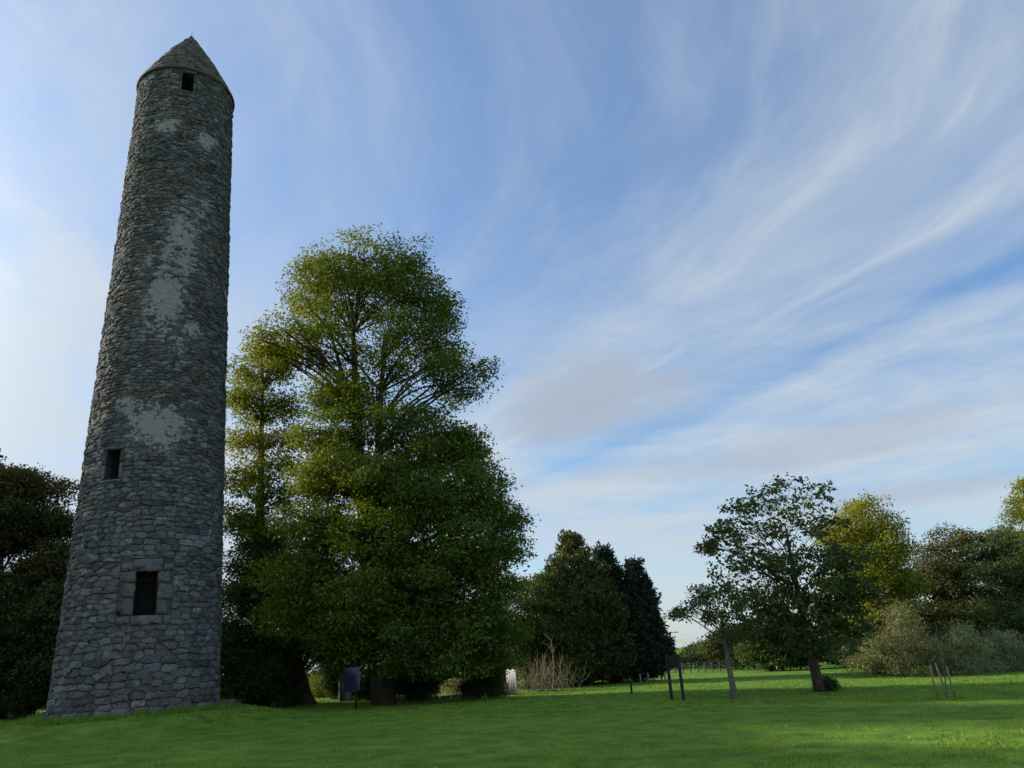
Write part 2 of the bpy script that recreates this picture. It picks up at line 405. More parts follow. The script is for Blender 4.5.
parts = [blades(190000, 9.5, 26, 0.025, 0.06, 0.010, 0.022, 3), blades(120000, 24, 52, 0.03, 0.06, 0.03, 0.06, 4)]
def rim_tufts(n, seed):
    r = np.random.default_rng(seed); a = r.random(n)*2*np.pi; q = 2.66+0.6*r.random(n)**2
    x = TX+q*np.cos(a); y = TY+q*np.sin(a); z = ground_z(x, y); h = (0.07+0.2*r.random(n))*(0.5+0.5*np.sin(a*9+np.sin(a*23)*2)**2); wd = 0.02+0.02*r.random(n)
    b = r.random(n)*np.pi; P = np.stack([x, y, z], -1); s_ = np.stack([np.cos(b)*wd/2, np.sin(b)*wd/2, 0*b-0.01], -1)
    tip = P+np.concatenate([r.normal(size=(n, 2))*h[:, None]*0.45, h[:, None]], 1)
    return np.stack([P+s_, P+s_*np.array([-1, -1, 1]), tip], 1).reshape(-1, 3), np.arange(3*n).reshape(-1, 3), r.random(n), 0.3*r.random(n)
parts.append(rim_tufts(15000, 9))
off = 0; VV = []; FF = []; TT = []; HH = []
for V, F, t, h in parts:
    VV.append(V); FF.append(F+off); off += len(V); TT.append(t); HH.append(h)
gr = mesh_np('grass', np.vstack(VV), np.vstack(FF), M['blade'], fattr={'tone': np.concatenate(TT), 'hue': np.concatenate(HH)})
gr['kind'] = 'stuff'; gr['label'] = 'short mown green grass covering the whole lawn'; gr['category'] = 'grass'

# fallen leaves lying on the lawn
r = np.random.default_rng(17); n = 230; y = 1/(1/11+r.random(n)*(1/42-1/11)); x = (r.random(n)*2-1)*(y*0.75+3)
near = r.random(n) < 0.5; x = np.where(near, -6+r.normal(size=n)*6, x); y = np.where(near, 30+r.normal(size=n)*5, y)
k = (np.hypot(x-TX, y-TY) > 3) & (y > 10.5); x, y = x[k], y[k]; n = len(x)
N = unit(np.stack([r.normal(size=n)*.4, r.normal(size=n)*.4, np.ones(n)], -1)); D = unit(r.normal(size=(n, 3)))
Lf = 0.04+0.04*r.random(n)
V = leaf_quads(np.stack([x, y, ground_z(x, y)+0.045], -1), N, D, Lf, Lf*0.7)
M['litter'] = leaf_mat('fallen_leaf', ((0.20, 0.13, 0.03), (0.34, 0.27, 0.06), (0.42, 0.38, 0.26)), 0.1, 0.03)
fl = mesh_np('fallen_leaves', V, np.arange(len(V)).reshape(-1, 4), M['litter'], fattr={'tone': r.random(n), 'hue': (r.random(n) < 0.1)*0.7})
fl['kind'] = 'stuff'; fl['label'] = 'scattered small yellow and pale fallen leaves on the grass'; fl['category'] = 'leaves'

# ------------------------------------------------------------------ round tower
def tower_R(z):
    t = np.clip(np.asarray(z)/HE, 0, 1); return RB+(RTOP-RB)*(t**0.92)
def surf(th, z, d=0.0):
    R = tower_R(z)+d
    return np.stack([R*np.cos(th), R*np.sin(th), z+0*th], -1)
def hit_tower(px, py):
    d = ray(px, py); o = np.array([0-TX, 0-TY, EYE-TZ0])
    for t in np.arange(15, 60, 0.005):
        p = o+d*t
        if math.hypot(p[0], p[1]) < tower_R(p[2]):
            return math.atan2(p[1], p[0]), p[2]
# openings: theta range, z range (relative to the tower base)
def opening(px0, px1, py0, py1, rows=None):
    a, zt = hit_tower((px0+px1)/2, py0); b, zb = hit_tower((px0+px1)/2, py1)
    t0, _ = hit_tower(px0, (py0+py1)/2); t1, _ = hit_tower(px1, (py0+py1)/2)
    return t0, t1, zb, zt
OPEN = {'door': opening(134.5, 157, 571, 615), 'slit': opening(106, 119.5, 450, 479), 'bell': opening(182, 193.5, 73, 91)}
SURR = {}
for k, (t0, t1, z0, z1) in OPEN.items():
    R = float(tower_R((z0+z1)/2)); mrg = {'door': (0.48, 0.32, 0.40), 'slit': (0.13, 0.12, 0.14), 'bell': (0.10, 0.10, 0.13)}[k]
    SURR[k] = (t0-mrg[0]/R, t1+mrg[0]/R, z0-mrg[1], z1+mrg[2])
print('openings', OPEN)

HBLOBS = []   # remnants of old lime render: (theta, z, half width m, half height m, strength)
for px, py, hw, hh, s_ in ((160, 425, 1.1, 0.9, 1.0), (128, 408, 0.8, 0.6, 0.75), (165, 300, 0.8, 1.6, 0.95), (180, 240, 0.9, 1.5, 0.8), (206, 141, 0.42, 0.5, 1.0), (166, 126, 0.55, 0.5, 0.8), (190, 330, 0.5, 0.5, 0.8), (185, 265, 0.5, 0.8, .8), (200, 205, 0.6, 0.9, 0.55), (150, 260, .5, 0.8, .6), (178, 350, .4, .8, .6)):
    h = hit_tower(px, py)
    if h: HBLOBS.append((*h, hw, hh, s_))
rr_ = random.Random(5)
for q in range(26):
    HBLOBS.append((rr_.uniform(0.2, math.pi+0.3), rr_.uniform(6, 24), rr_.uniform(.3, .9), rr_.uniform(.3, 1.2), rr_.uniform(.5, .9)))
def harling(th, z):
    th = np.asarray(th); z = np.asarray(z); v = np.zeros(th.shape)
    for (t, zz, hw, hh, s_) in HBLOBS:
        dt = (th-t+np.pi) % (2*np.pi)-np.pi
        q = (dt*tower_R(z)/hw)**2+((z-zz)/hh)**2
        v = np.maximum(v, s_*np.exp(-q*0.9))
    return v

def clip_poly(poly, nx, ny, c):
    """keep nx*x+ny*y <= c"""
    out = []; n = len(poly)
    for i in range(n):
        a = poly[i]; b = poly[(i+1) % n]
        da = nx*a[0]+ny*a[1]-c; db = nx*b[0]+ny*b[1]-c
        if da <= 0: out.append(a)
        if (da < 0 < db) or (db < 0 < da):
            t = da/(da-db); out.append((a[0]+t*(b[0]-a[0]), a[1]+t*(b[1]-a[1])))
    return out

def stone_cells(Rf, zmin, zmax, hfun, wfun, rects, rnd, asp=1.35, jit=0.30):
    """irregular coursed rubble: Voronoi cells of jittered courses in (theta, z)"""
    pts = []; z = zmin
    while z < zmax:
        h = hfun(z)*rnd.uniform(0.6, 1.4); R = float(Rf(min(z+h/2, zmax)))
        th = rnd.uniform(0, 0.3); end = th+2*math.pi
        while th < end-0.02:
            wdt = wfun(z)*rnd.choice((0.4, 0.6, 0.8, 0.9, 1.1, 1.4, 1.9))*rnd.uniform(0.85, 1.15)/max(R, 0.15)
            tt = th+wdt/2; zz = z+h/2+rnd.uniform(-jit, jit)*h
            inside = any(a <= ((tt+math.pi) % (2*math.pi)-math.pi) <= b and c <= zz <= d for a, b, c, d in rects)
            if not inside: pts.append((tt % (2*math.pi), zz, h))
            th += wdt
        z += h
    P = np.array(pts); cells = []
    order = np.argsort(P[:, 1]); P = P[order]; zs = P[:, 1]
    for i in range(len(P)):
        t, zc, h = P[i]; R = float(Rf(zc)); win = h*2.6
        lo, hi = np.searchsorted(zs, [zc-win, zc+win])
        N = P[lo:hi]; dt = (N[:, 0]-t+np.pi) % (2*np.pi)-np.pi
        du = dt*R; dzz = (N[:, 1]-zc)*asp
        wn = wfun(zc)*2.6
        k = (np.abs(du) < wn) & (du**2+dzz**2 > 1e-8)
        du, dzz = du[k], dzz[k]; q = np.argsort(du**2+dzz**2)[:22]
        poly = [(-wn/2, -win*asp/2), (wn/2, -win*asp/2), (wn/2, win*asp/2), (-wn/2, win*asp/2)]
        for a, b in zip(du[q], dzz[q]):
            poly = clip_poly(poly, a, b, (a*a+b*b)/2)
            if len(poly) < 3: break
        if len(poly) < 3: continue
        poly = [(x, y/asp) for x, y in poly]
        tw = (t+math.pi) % (2*math.pi)-math.pi
        for (a, b, c, d) in rects:
            ds = [((a-tw)*R, 0), ((tw-b)*R, 1), (c-zc, 2), (zc-d, 3)]
            if ds[0][0] > 1.5 or ds[1][0] > 1.5 or ds[2][0] > 1.5 or ds[3][0] > 1.5: continue
            s_, e = max(ds)
            if e == 0: poly = clip_poly(poly, 1, 0, (a-tw)*R)
            elif e == 1: poly = clip_poly(poly, -1, 0, -(b-tw)*R)
            elif e == 2: poly = clip_poly(poly, 0, 1, c-zc)
            else: poly = clip_poly(poly, 0, -1, -(d-zc))
            if len(poly) < 3: break
        poly = [(x, min(max(y, zmin-zc), zmax-zc)) for x, y in poly]
        if len(poly) >= 3: cells.append((t, zc, R, poly))
    return cells

def stone_mesh(cells, mapper, rnd, gap=0.012, hlo=0.02, hhi=0.075, flat=None, cut=0.25, base=-0.05):
    V = []; T = []; Q = []; tone = []; n = 0; vth = []; vz = []
    for (t, zc, R, poly) in cells:
        p = np.array(poly); c = p.mean(0)
        ext = np.ptp(p, axis=0)
        if min(ext) < 0.035: continue
        f = np.clip(1-2*gap/np.maximum(ext, 0.05), 0.5, 1); p = c+(p-c)*f
        if min(ext) > 0.09:
            mid_ = (p+np.roll(p, -1, 0))/2+np.array([[rnd.gauss(0, 1), rnd.gauss(0, 1)] for _ in range(len(p))])*min(ext)*0.05
            p = np.stack([p, mid_], 1).reshape(-1, 2)
        nx_ = np.roll(p, -1, 0)
        p = np.stack([p*(1-cut)+nx_*cut, p*cut+nx_*(1-cut)], 1).reshape(-1, 2)   # corners knocked off
        k = np.linalg.norm(p-np.roll(p, 1, 0), axis=1) > 1e-3; p = p[k]
        m_ = len(p)
        if m_ < 4: continue
        p = p+np.array([[rnd.gauss(0, 1), rnd.gauss(0, 1)] for _ in range(m_)])*min(ext)*0.035
        h = rnd.uniform(hlo, hhi)*min(1.0, min(ext)/0.16+0.25)
        if flat is not None: h *= 1-0.75*min(1.0, float(flat(np.array(t), np.array(zc)))*1.3)
        tl = (rnd.uniform(-.14, .14), rnd.uniform(-.18, .12))
        rings = [(1.0, base), (0.97, h*0.55), (0.84, h*0.95), (0.45, h*1.06)]
        for (sc, d) in rings:
            q = c+(p-c)*sc
            dd = d+(q-c)@np.array(tl)*(d > 0)
            if d > 0: dd = dd+np.array([rnd.gauss(0, 1) for _ in range(m_)])*min(0.010, h*0.3)
            V.append(mapper(t+q[:, 0]/R, zc+q[:, 1], dd)); vth.append(t+q[:, 0]/R); vz.append(zc+q[:, 1])
        V.append(mapper(np.array([t+c[0]/R]), np.array([zc+c[1]]), np.array([h*1.08]))); vth.append(np.array([t])); vz.append(np.array([zc]))
        i = np.arange(m_); i2 = (i+1) % m_
        for r_ in range(3):
            a = n+r_*m_; b = a+m_
            Q.append(np.stack([a+i, a+i2, b+i2, b+i], -1))
        T.append(np.stack([n+3*m_+i, n+3*m_+i2, np.full(m_, n+4*m_)], -1))
        tn = min(1, max(0, rnd.gauss(0.46, 0.29)))
        tone.append((tn, m_)); n += 4*m_+1
    V = np.vstack(V)
    tq = np.concatenate([np.full(3*k, a) for a, k in tone]); tt = np.concatenate([np.full(k, a) for a, k in tone])
    return V, [np.vstack(Q), np.vstack(T)], np.concatenate([tq, tt]), np.concatenate(vth), np.concatenate(vz)

tower = thing('round_tower', 'tall tapering rubble stone round tower with conical cap standing on the grassy mound', 'tower', (TX, TY, TZ0))
rnd = random.Random(21)
rects = list(SURR.values())
cells = stone_cells(tower_R, -0.30, HE, lambda z: 0.185-0.062*min(1, max(0, (z-2)/8)), lambda z: 0.40-0.13*min(1, max(0, (z-2)/8)), rects, rnd, 2.1, 0.22)
V, F, tone, vth, vz = stone_mesh(cells, surf, rnd, gap=0.010, hlo=0.006, hhi=0.055, flat=harling, cut=0.13)
mesh_np('wall', V, F, M['stone'], tower, attrs={'harling': harling(vth, vz)}, fattr={'tone': tone}, smooth=False)
# mortar core, with the openings left out
ths = set(np.linspace(-math.pi, math.pi, 181)[:-1].round(5)); zsl = set(np.linspace(-0.4, HE, 170).round(4))
for (a, b, c_, d) in OPEN.values(): ths |= {round(a, 5), round(b, 5)}; zsl |= {round(c_, 4), round(d, 4)}
ths = np.array(sorted(ths)); zsl = np.array(sorted(zsl)); nT = len(ths)
TH, ZZ = np.meshgrid(ths, zsl)
bump_ = 0.008*np.array([mnoise.noise(Vector((3*math.cos(a)*2.5, 3*math.sin(a)*2.5, b*3))) for a, b in zip(TH.ravel(), ZZ.ravel())]).reshape(TH.shape)
V = surf(TH, ZZ, bump_-0.005+0.02*np.clip(harling(TH, ZZ), 0, 1)).reshape(-1, 3)
Q = []
for j in range(len(zsl)-1):
    for i in range(nT):
        ia = (i+1) % nT; tm = ths[i]+1e-4; zm = (zsl[j]+zsl[j+1])/2
        if any(a-1e-5 <= tm < b-1e-5 and c_ < zm < d for a, b, c_, d in OPEN.values()): continue
        Q.append((j*nT+i, j*nT+ia, (j+1)*nT+ia, (j+1)*nT+i))
mesh_np('mortar_core', V, np.array(Q), M['mortar'], tower, attrs={'harling': harling(TH, ZZ).ravel()}, fattr={'tone': np.full(len(Q), 0.5)})

def recess(t0, t1, z0, z1, depth, mb):
    """jambs, soffit, sill and dark back of an opening through the wall"""
    tm = (t0+t1)/2; n_ = np.array([math.cos(tm), math.sin(tm), 0])
    P = [surf(np.array(t), np.array(z), 0.0) for t in (t0, t1) for z in (z0, z1)]
    fr = [P[0], P[2], P[3], P[1]]; bk = [p-n_*depth for p in fr]
    V = np.array(fr+bk); Q = [(i, (i+1) % 4, 4+(i+1) % 4, 4+i) for i in range(4)]
    mb.add(V, Q); mb.bk = bk; return n_, bk
def rect_cell(t0, t1, z0, z1):
    zc = (z0+z1)/2; R = float(tower_R(zc)); t = (t0+t1)/2; w_ = (t1-t0)*R/2; h_ = (z1-z0)/2
    return (t, zc, R, [(-w_, -h_), (w_, -h_), (w_, h_), (-w_, h_)])
def surround(name, key, cl, cut=0.07):
    V, F, tn, a, b = stone_mesh(cl, surf, random.Random(len(name)), gap=0.008, hlo=0.025, hhi=0.05, cut=cut, base=-0.10)
    return mesh_np(name, V, F, M['ashlar' if key == 'door' else 'stone'], tower, attrs={'harling': 0*a}, fattr={'tone': tn})
for key, (t0, t1, z0, z1) in OPEN.items():
    a, b, c_, d = SURR[key]; mb = MB(); n_, bk = recess(t0, t1, z0, z1, 0.75, mb)
    nm = 'doorway' if key == 'door' else 'window'
    rec = mb.build(nm, M['mortar'], tower)
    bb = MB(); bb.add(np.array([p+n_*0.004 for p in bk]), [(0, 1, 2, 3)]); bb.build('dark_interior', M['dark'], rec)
    H = z1-z0
    if key == 'door':
        sill_o = 0.10/RB
        surround('sill', key, [rect_cell(t0-0.03, t1+0.09, c_, z0-0.005)])
        ex = SURR[key]
        surround('jamb', key, [rect_cell(a, t0-0.03, c_+0.05, z0-0.005),
                  rect_cell(a, t0-0.002, z0, z0+H*0.42), rect_cell(a+0.05, t0-0.002, z0+H*0.42, z0+H*0.74), rect_cell(a, t0-0.002, z0+H*0.74, z1)])
        surround('jamb', key, [rect_cell(t1+0.09, b, c_, z0-0.02),
                  rect_cell(t1+0.002, b-0.06, z0, z0+H*0.36), rect_cell(t1+0.002, b, z0+H*0.36, z0+H*0.72), rect_cell(t1+0.002, b-0.05, z0+H*0.72, z1)])
        surround('lintel', key, [rect_cell(t0-0.05, t1+0.05, z1+0.005, d)]); surround('jamb', key, [rect_cell(a, t0-0.05, z1+0.005, d-0.12)]); surround('jamb', key, [rect_cell(t1+0.05, b, z1+0.005, d-0.16)])
    else:
        surround('jamb', key, [rect_cell(a, t0-0.002, z0, z0+H*0.5), rect_cell(a, t0-0.002, z0+H*0.5, z1)]); surround('jamb', key, [rect_cell(t1+0.002, b, z0, z0+H*0.55), rect_cell(t1+0.002, b, z0+H*0.55, z1)])
        surround('lintel', key, [rect_cell(a, b, z1+0.005, d)]); surround('sill', key, [rect_cell(a, b, c_, z0-0.005)])
    # iron bars
    mb = MB(); tm = (t0+t1)/2; nb = 6 if key == 'door' else (4 if key == 'slit' else 2)
    R = float(tower_R((z0+z1)/2)); tv = np.array([-math.sin(tm), math.cos(tm), 0]); wdt = (t1-t0)*R
    cen = n_*(R*math.cos((t1-t0)/2)-0.26)
    for q in range(nb):
        o_ = tv*wdt*((q+0.5)/nb-0.5)
        mb.tube([cen+o_+np.array([0, 0, z0]), cen+o_+np.array([0, 0, (z0+z1)/2]), cen+o_+np.array([0, 0, z1])], [0.013]*3, 6, False)
    for zz in ((z0+0.25, z1-0.25) if key == 'door' else ((z0+z1)/2,)):
        mb.tube([cen-tv*wdt/2+np.array([0, 0, zz]), cen+np.array([0, 0, zz]), cen+tv*wdt/2+np.array([0, 0, zz])], [0.016]*3, 6, False)
    mb.build('gate' if key == 'door' else 'grille', M['iron'], rec)

# footing stones round the base
fc = []
for i in range(34):
    t = -math.pi+2*math.pi*(i+rnd.uniform(-.2, .2))/34; w_ = rnd.uniform(.13, .26); h_ = rnd.uniform(.1, .2)
    fc.append((t, -0.20+rnd.uniform(-.07, .07), RB, [(-w_, -h_), (w_, -h_), (w_, h_), (-w_, h_)]))
V, F, tn, a, b = stone_mesh(fc, lambda t, z, d: surf(t, z, d+0.14), rnd, gap=0.01, hlo=0.04, hhi=0.13, cut=0.22, base=-0.25)
mesh_np('footing', V, F, M['stone'], tower, attrs={'harling': 0*a}, fattr={'tone': tn})
# conical cap
RE = RTOP+0.085; HC = HA-HE
def cone_R(z): return RE*np.clip(1-(np.asarray(z)-HE)/HC, 0.015, 1)+0.10*np.sin(np.clip((np.asarray(z)-HE)/HC, 0, 1)*np.pi)
sl = math.hypot(HC, RE); cn, cs = HC/sl, RE/sl
def conemap(th, z, d):
    R = cone_R(z)+d*cn; return np.stack([R*np.cos(th), R*np.sin(th), z+d*cs], -1)
cc = stone_cells(cone_R, HE+0.03, HA-0.05, lambda z: 0.20, lambda z: 0.42, [], rnd, 1.3, 0.12)
V, F, tn, a, b = stone_mesh(cc, conemap, rnd, gap=0.004, hlo=0.008, hhi=0.018)
roof = mesh_np('conical_roof', V, F, M['roofstone'], tower, attrs={'harling': 0*a}, fattr={'tone': tn})
k = 64; th = np.linspace(0, 2*np.pi, k, endpoint=False); prof = [(RTOP-0.05, HE-0.10), (RE+0.02, HE-0.09), (RE+0.035, HE-0.03), (RE+0.015, HE+0.04)]
prof += [(float(cone_R(z))-0.012, z) for z in np.linspace(HE+0.05, HA-0.04, 12)]
V = np.vstack([np.stack([r_*np.cos(th), r_*np.sin(th), 0*th+z_], -1) for r_, z_ in prof]+[np.array([[0, 0, HA]])])
Q = [(i*k+j, i*k+(j+1) % k, (i+1)*k+(j+1) % k, (i+1)*k+j) for i in range(len(prof)-1) for j in range(k)]
T = [((len(prof)-1)*k+j, (len(prof)-1)*k+(j+1) % k, len(prof)*k) for j in range(k)]
mesh_np('eaves_course', V, [np.array(Q), np.array(T)], M['roofstone'], roof, attrs={'harling': np.zeros(len(V))}, fattr={'tone': np.full(len(Q)+len(T), 0.0)})
mb = MB(); mb.tube([(0, 0, HA-0.1), (0, 0, HA+0.1), (0, 0, HA+0.24)], [0.014, 0.010, 0.005], 6); mb.build('lightning_rod', M['iron'], roof)
# low stones lying at the foot on either side
for px, py, sz, lb in ((44, 709, (0.75, 0.5, 0.26), 'flat weathered stone lying left of the tower foot'), (219, 700, (0.42, 0.36, 0.24), 'small rounded stone at the right foot of the tower')):
    p = at(px, py, TY+0.2); 
    ang_ = math.atan2(p[1]-TY, p[0]-TX); p[0] = TX+3.0*math.cos(ang_); p[1] = TY+3.0*math.sin(ang_); p[2] = float(ground_z(p[0], p[1]))
    c1 = (0, 0, 1, [(-sz[0]/2, -sz[1]/2), (sz[0]/2, -sz[1]/2), (sz[0]/2*.9, sz[1]/2), (-sz[0]/2*.8, sz[1]/2)])
    V, F, tn, a, b = stone_mesh([c1], lambda t, z, d: np.stack([t, z, d], -1), rnd, gap=0.0, hlo=sz[2], hhi=sz[2]+.02, base=-0.1)
    o = mesh_np('loose_stone', V, F, M['stone'], None, attrs={'harling': 0*a}, fattr={'tone': tn}); o.location = tuple(p); tag(o, lb, 'stone')

# ------------------------------------------------------------------ foliage builders
DENS, LSZ = 5.0, 0.87
def sprays_from_clumps(C, dens, r):
    """C (n,4..) clump centres and radii -> spray centres, outward directions, clump index"""
    P = []; O = []; I = []
    for i, c_ in enumerate(C):
        R = c_[3]; n = max(4, int(DENS*dens*c_[4]*R*R*12))
        d = unit(r.normal(size=(n, 3))); q = r.random(n)**0.45
        q = 0.3+0.72*q
        p = c_[:3]+d*(R*q)[:, None]*np.array([1, 1, 0.85])
        P.append(p); O.append(d); I.append(np.full(n, i))
    return np.vstack(P), np.vstack(O), np.concatenate(I)

def crown_mesh(name, parent, org, SP, SO, r, mat, leaves=26, srad=0.55, lsize=0.14, hue_fn=None, flat=0.45, droop=0.25, aspect=0.62, zmin=None, up=0.9, mfreq=0.55):
    n = len(SP); k = leaves
    lf = unit(r.normal(size=(n, k, 3)))*(r.random((n, k, 1))**0.4)*np.array([1, 1, flat])*srad*0.72
    # each spray is a drooping fan that points outward
    lat = unit(SO*np.array([1, 1, 0.35])+1e-6)
    along = r.random((n, k))*srad*0.35
    P = SP[:, None]+lf+lat[:, None]*along[..., None]; P[..., 2] -= droop*(along+np.linalg.norm(lf[..., :2], axis=-1))*0.6
    P = P.reshape(-1, 3); m_ = len(P)
    N = unit(np.array([0, 0, up])+0.75*r.normal(size=(m_, 3))+0.35*np.repeat(lat, k, 0))
    D = unit(np.repeat(lat, k, 0)*0.6+r.normal(size=(m_, 3))*0.7+np.array([0, 0, -0.35]))
    L = LSZ*lsize*(0.6+0.8*r.random(m_)); W_ = L*aspect*(0.8+0.4*r.random(m_))
    mass = np.array([mnoise.noise(Vector((q[0]*mfreq+7, q[1]*mfreq, q[2]*mfreq*1.45))) for q in SP])
    tone = np.clip(np.repeat(0.30*r.random(n)+0.20+0.75*mass, k)+r.random(m_)*0.45, 0, 1)
    hue = np.clip(np.repeat(hue_fn(SP, r) if hue_fn else 0.1*r.random(n), k)*(0.6+0.8*r.random(m_)), 0, 1)
    keep = np.ones(m_, bool)
    if zmin is not None: keep &= P[:, 2] > zmin
    P, N, D, L, W_, tone, hue = P[keep], N[keep], D[keep], L[keep], W_[keep], tone[keep], hue[keep]
    V = leaf_quads(P, N, D, L, W_)-np.asarray(org)
    F = np.arange(len(V)).reshape(-1, 4)
    return mesh_np(name, V, F, mat, parent, fattr={'tone': tone, 'hue': hue})

def curve(a, b, r, sag=0.12, n=6, bow=None):
    t = np.linspace(0, 1, n)[:, None]; a = np.asarray(a, float); b = np.asarray(b, float); L = np.linalg.norm(b-a)
    mid = r.normal(size=3)*sag*L if bow is None else np.asarray(bow)
    return a*(1-t)+b*t+np.sin(np.pi*t)*mid

def make_tree(name, label, cat, base, clumps, Y, mat, bark, trunk_r, trunk_top, seed, dens=1.0, leaves=26, srad=0.55, lsize=0.14, group=None,
              hue_fn=None, depthf=0.9, twig_k=0.5, trunk_mid=None, zmin=None, droop=0.25, aspect=0.62, stems=None, flat=0.45, back=True, limb_k=1.0, lobes=2, mfreq=0.55):
    """clumps: (px, py, radius px[, density]) silhouette masses at distance Y, given depth round the trunk axis"""
    r = np.random.default_rng(seed); base = np.asarray(base, float)
    C = []
    tops = np.asarray(trunk_top, float)
    raw = []
    for c_ in clumps:
        p = at(c_[0], c_[1], Y); dd = np.linalg.norm(p-np.array([0, 0, EYE])); d0 = ray(c_[0], c_[1])
        R = c_[2]*Y/F_PX/d0[1]*0.86
        raw.append((p, R, c_[3] if len(c_) > 3 else 1.0))
    xs = np.array([q[0][0] for q in raw]); zs_ = np.array([q[0][2] for q in raw]); Rs = np.array([q[1] for q in raw])
    for p, R, dn in raw:
        k = np.abs(zs_-p[2]) < R*1.6
        lo = (xs[k]-Rs[k]).min(); hi = (xs[k]+Rs[k]).max(); ax = (lo+hi)/2; W_ = (hi-lo)/2
        room = math.sqrt(max(0, W_**2-(p[0]-ax)**2))*depthf
        C.append((p[0], Y+r.uniform(-.3, .3)*R, p[2], R, dn))
        if room > R*0.9:
            for sg in ((-1, 1) if back else (-1,)):
                dpt = (room-R*0.55)*r.uniform(0.75, 1.0)
                C.append((p[0]+r.uniform(-.25, .25)*R, Y+sg*dpt, p[2]+r.uniform(-.3, .25)*R, R*r.uniform(.85, 1.0), dn))
                if dpt > 2.2*R: C.append((p[0]+r.uniform(-.4, .4)*R, Y+sg*dpt*0.5, p[2]+r.uniform(-.3, .3)*R, R*0.9, dn*0.6))
    sub = []
    for c_ in C:                                     # smaller boughs breaking up every mass
        for q in range(lobes):
            d = unit(r.normal(size=3)); sub.append((c_[0]+d[0]*c_[3]*0.92, c_[1]+d[1]*c_[3]*0.92, c_[2]+abs(d[2])*c_[3]*0.75-0.15*c_[3], c_[3]*r.uniform(.28, .45), c_[4]*1.1))
    C = np.array(C); nmain = len(C); C[:, 3] *= 0.93; C = np.vstack([C, np.array(sub)])
    root = thing(name, label, cat, base, group)
    mb = MB()
    # trunk(s)
    stems = stems or [tops]
    axes = []
    for q, tp in enumerate(stems):
        tp = np.asarray(tp, float); st = base+(np.zeros(3) if q == 0 else np.array([r.uniform(-.5, .5), r.uniform(-.4, .4), 0])*trunk_r)
        ax = curve(st-np.array([0, 0, 0.15]), tp, r, 0.025, 12)
        if trunk_mid is not None and q == 0: ax = ax+np.sin(np.linspace(0, np.pi, 12))[:, None]*np.asarray(trunk_mid)
        t = np.linspace(0, 1, 12); tr = trunk_r*(0.8 if q else 1)*((1-t)**0.8*0.85+0.12)*(1+0.35*np.exp(-t*18))
        mb.tube(ax, tr, 10, True, 0.04); axes.append((ax, tr))
    # limbs to each clump, twigs to its sprays
    SP, SO, SI = sprays_from_clumps(C, dens, r)
    for i, c_ in enumerate(C[:nmain]):
        best = None
        for ax, tr in axes:
            want = c_[2]-0.75*np.linalg.norm(ax[:, :2]-c_[:2], axis=1)-0.2*c_[3]
            j = int(np.argmin(np.abs(ax[:, 2]-want)+0.25*np.linalg.norm(ax-c_[:3], axis=1)))
            j = min(max(j, 3), 10); d_ = np.linalg.norm(ax[j]-c_[:3])
            if best is None or d_ < best[0]: best = (d_, ax[j], tr[j])
        d_, st, rs = best
        bow = np.array([0, 0, 0.10*d_])+r.normal(size=3)*0.06*d_
        rl = min(rs*0.5, 0.02+0.011*d_+0.01*c_[3])*limb_k
        path = curve(st, c_[:3], r, 0, 7, bow); tr_ = rl*np.linspace(1, 0.35, 7)
        mb.tube(path, tr_, 6, False, 0.06)
        for s_ in np.where(SI == i)[0]:
            if r.random() > twig_k*0.45: continue
            q = path[r.integers(3, 7)]
            mb.tube(curve(q, SP[s_], r, 0.1, 4), np.linspace(rl*0.25, 0.006, 4).clip(0.005, 0.03), 4, False)
    mb.build('trunk', bark, root, origin=base, smooth=True)
    crown_mesh('crown', root, base, SP, SO, r, mat, leaves, srad, lsize, hue_fn, flat, droop, aspect, zmin, mfreq=mfreq)
    return root

def px_ground(px, py, Y):
    p = at(px, py, Y); return np.array([p[0], Y, float(ground_z(p[0], Y))])

def hue_height(z0, z1, a, b, left=0.0, x0=0.0, w=6.0):
    def f(P, r):
        t = np.clip((P[:, 2]-z0)/(z1-z0), 0, 1)
        l = np.clip((x0-P[:, 0])/w, -1, 1)
        patch = np.array([mnoise.noise(Vector((p[0]*0.35, p[1]*0.35, p[2]*0.35))) for p in P])
        return np.clip(a+(b-a)*t+left*l+0.35*patch+0.10*r.normal(size=len(P)), 0, 1)
    return f

# ------------------------------------------------------------------ the big lime and its neighbours
YL = 34.0
lime_cl = [(332, 270, 25, 0.58), (366, 263, 25, 0.58), (400, 274, 25, 0.65), (311, 293, 21, 0.58), (345, 292, 28, 0.50), (388, 298, 30, 0.58), (422, 296, 25, 0.65), (440, 318, 20, .75), (318, 322, 20, 0.50),
           (290, 345, 20, 0.58), (272, 352, 12, 0.45), (312, 350, 18, 0.43), (408, 338, 26, 0.58), (442, 346, 20, .75), (474, 376, 16, 0.65), (445, 376, 20, 0.65), (350, 345, 22, 0.36), (395, 370, 20, 0.36),
           (335, 400, 24, .9), (355, 390, 18, .35), (375, 398, 14, .25), (324, 440, 26), (326, 485, 28), (350, 470, 34), (325, 530, 36), (360, 425, 22, .7), (395, 435, 26, .8), (430, 420, 20, .6), (442, 450, 30), (470, 450, 22, .9), (478, 485, 28), (440, 500, 40), (400, 485, 36), (390, 540, 44),
           (497, 515, 24), (508, 548, 17), (468, 555, 38), (498, 585, 26), (430, 590, 46), (365, 590, 46), (310, 575, 38), (475, 618, 30), (420, 625, 32), (355, 625, 32), (300, 615, 26), (508, 630, 16), (455, 650, 20), (415, 655, 20), (365, 650, 20), (335, 645, 18), (490, 655, 14), (440, 668, 14), (480, 668, 12), (350, 662, 12), (405, 668, 10)]
b = px_ground(384, 704, YL)
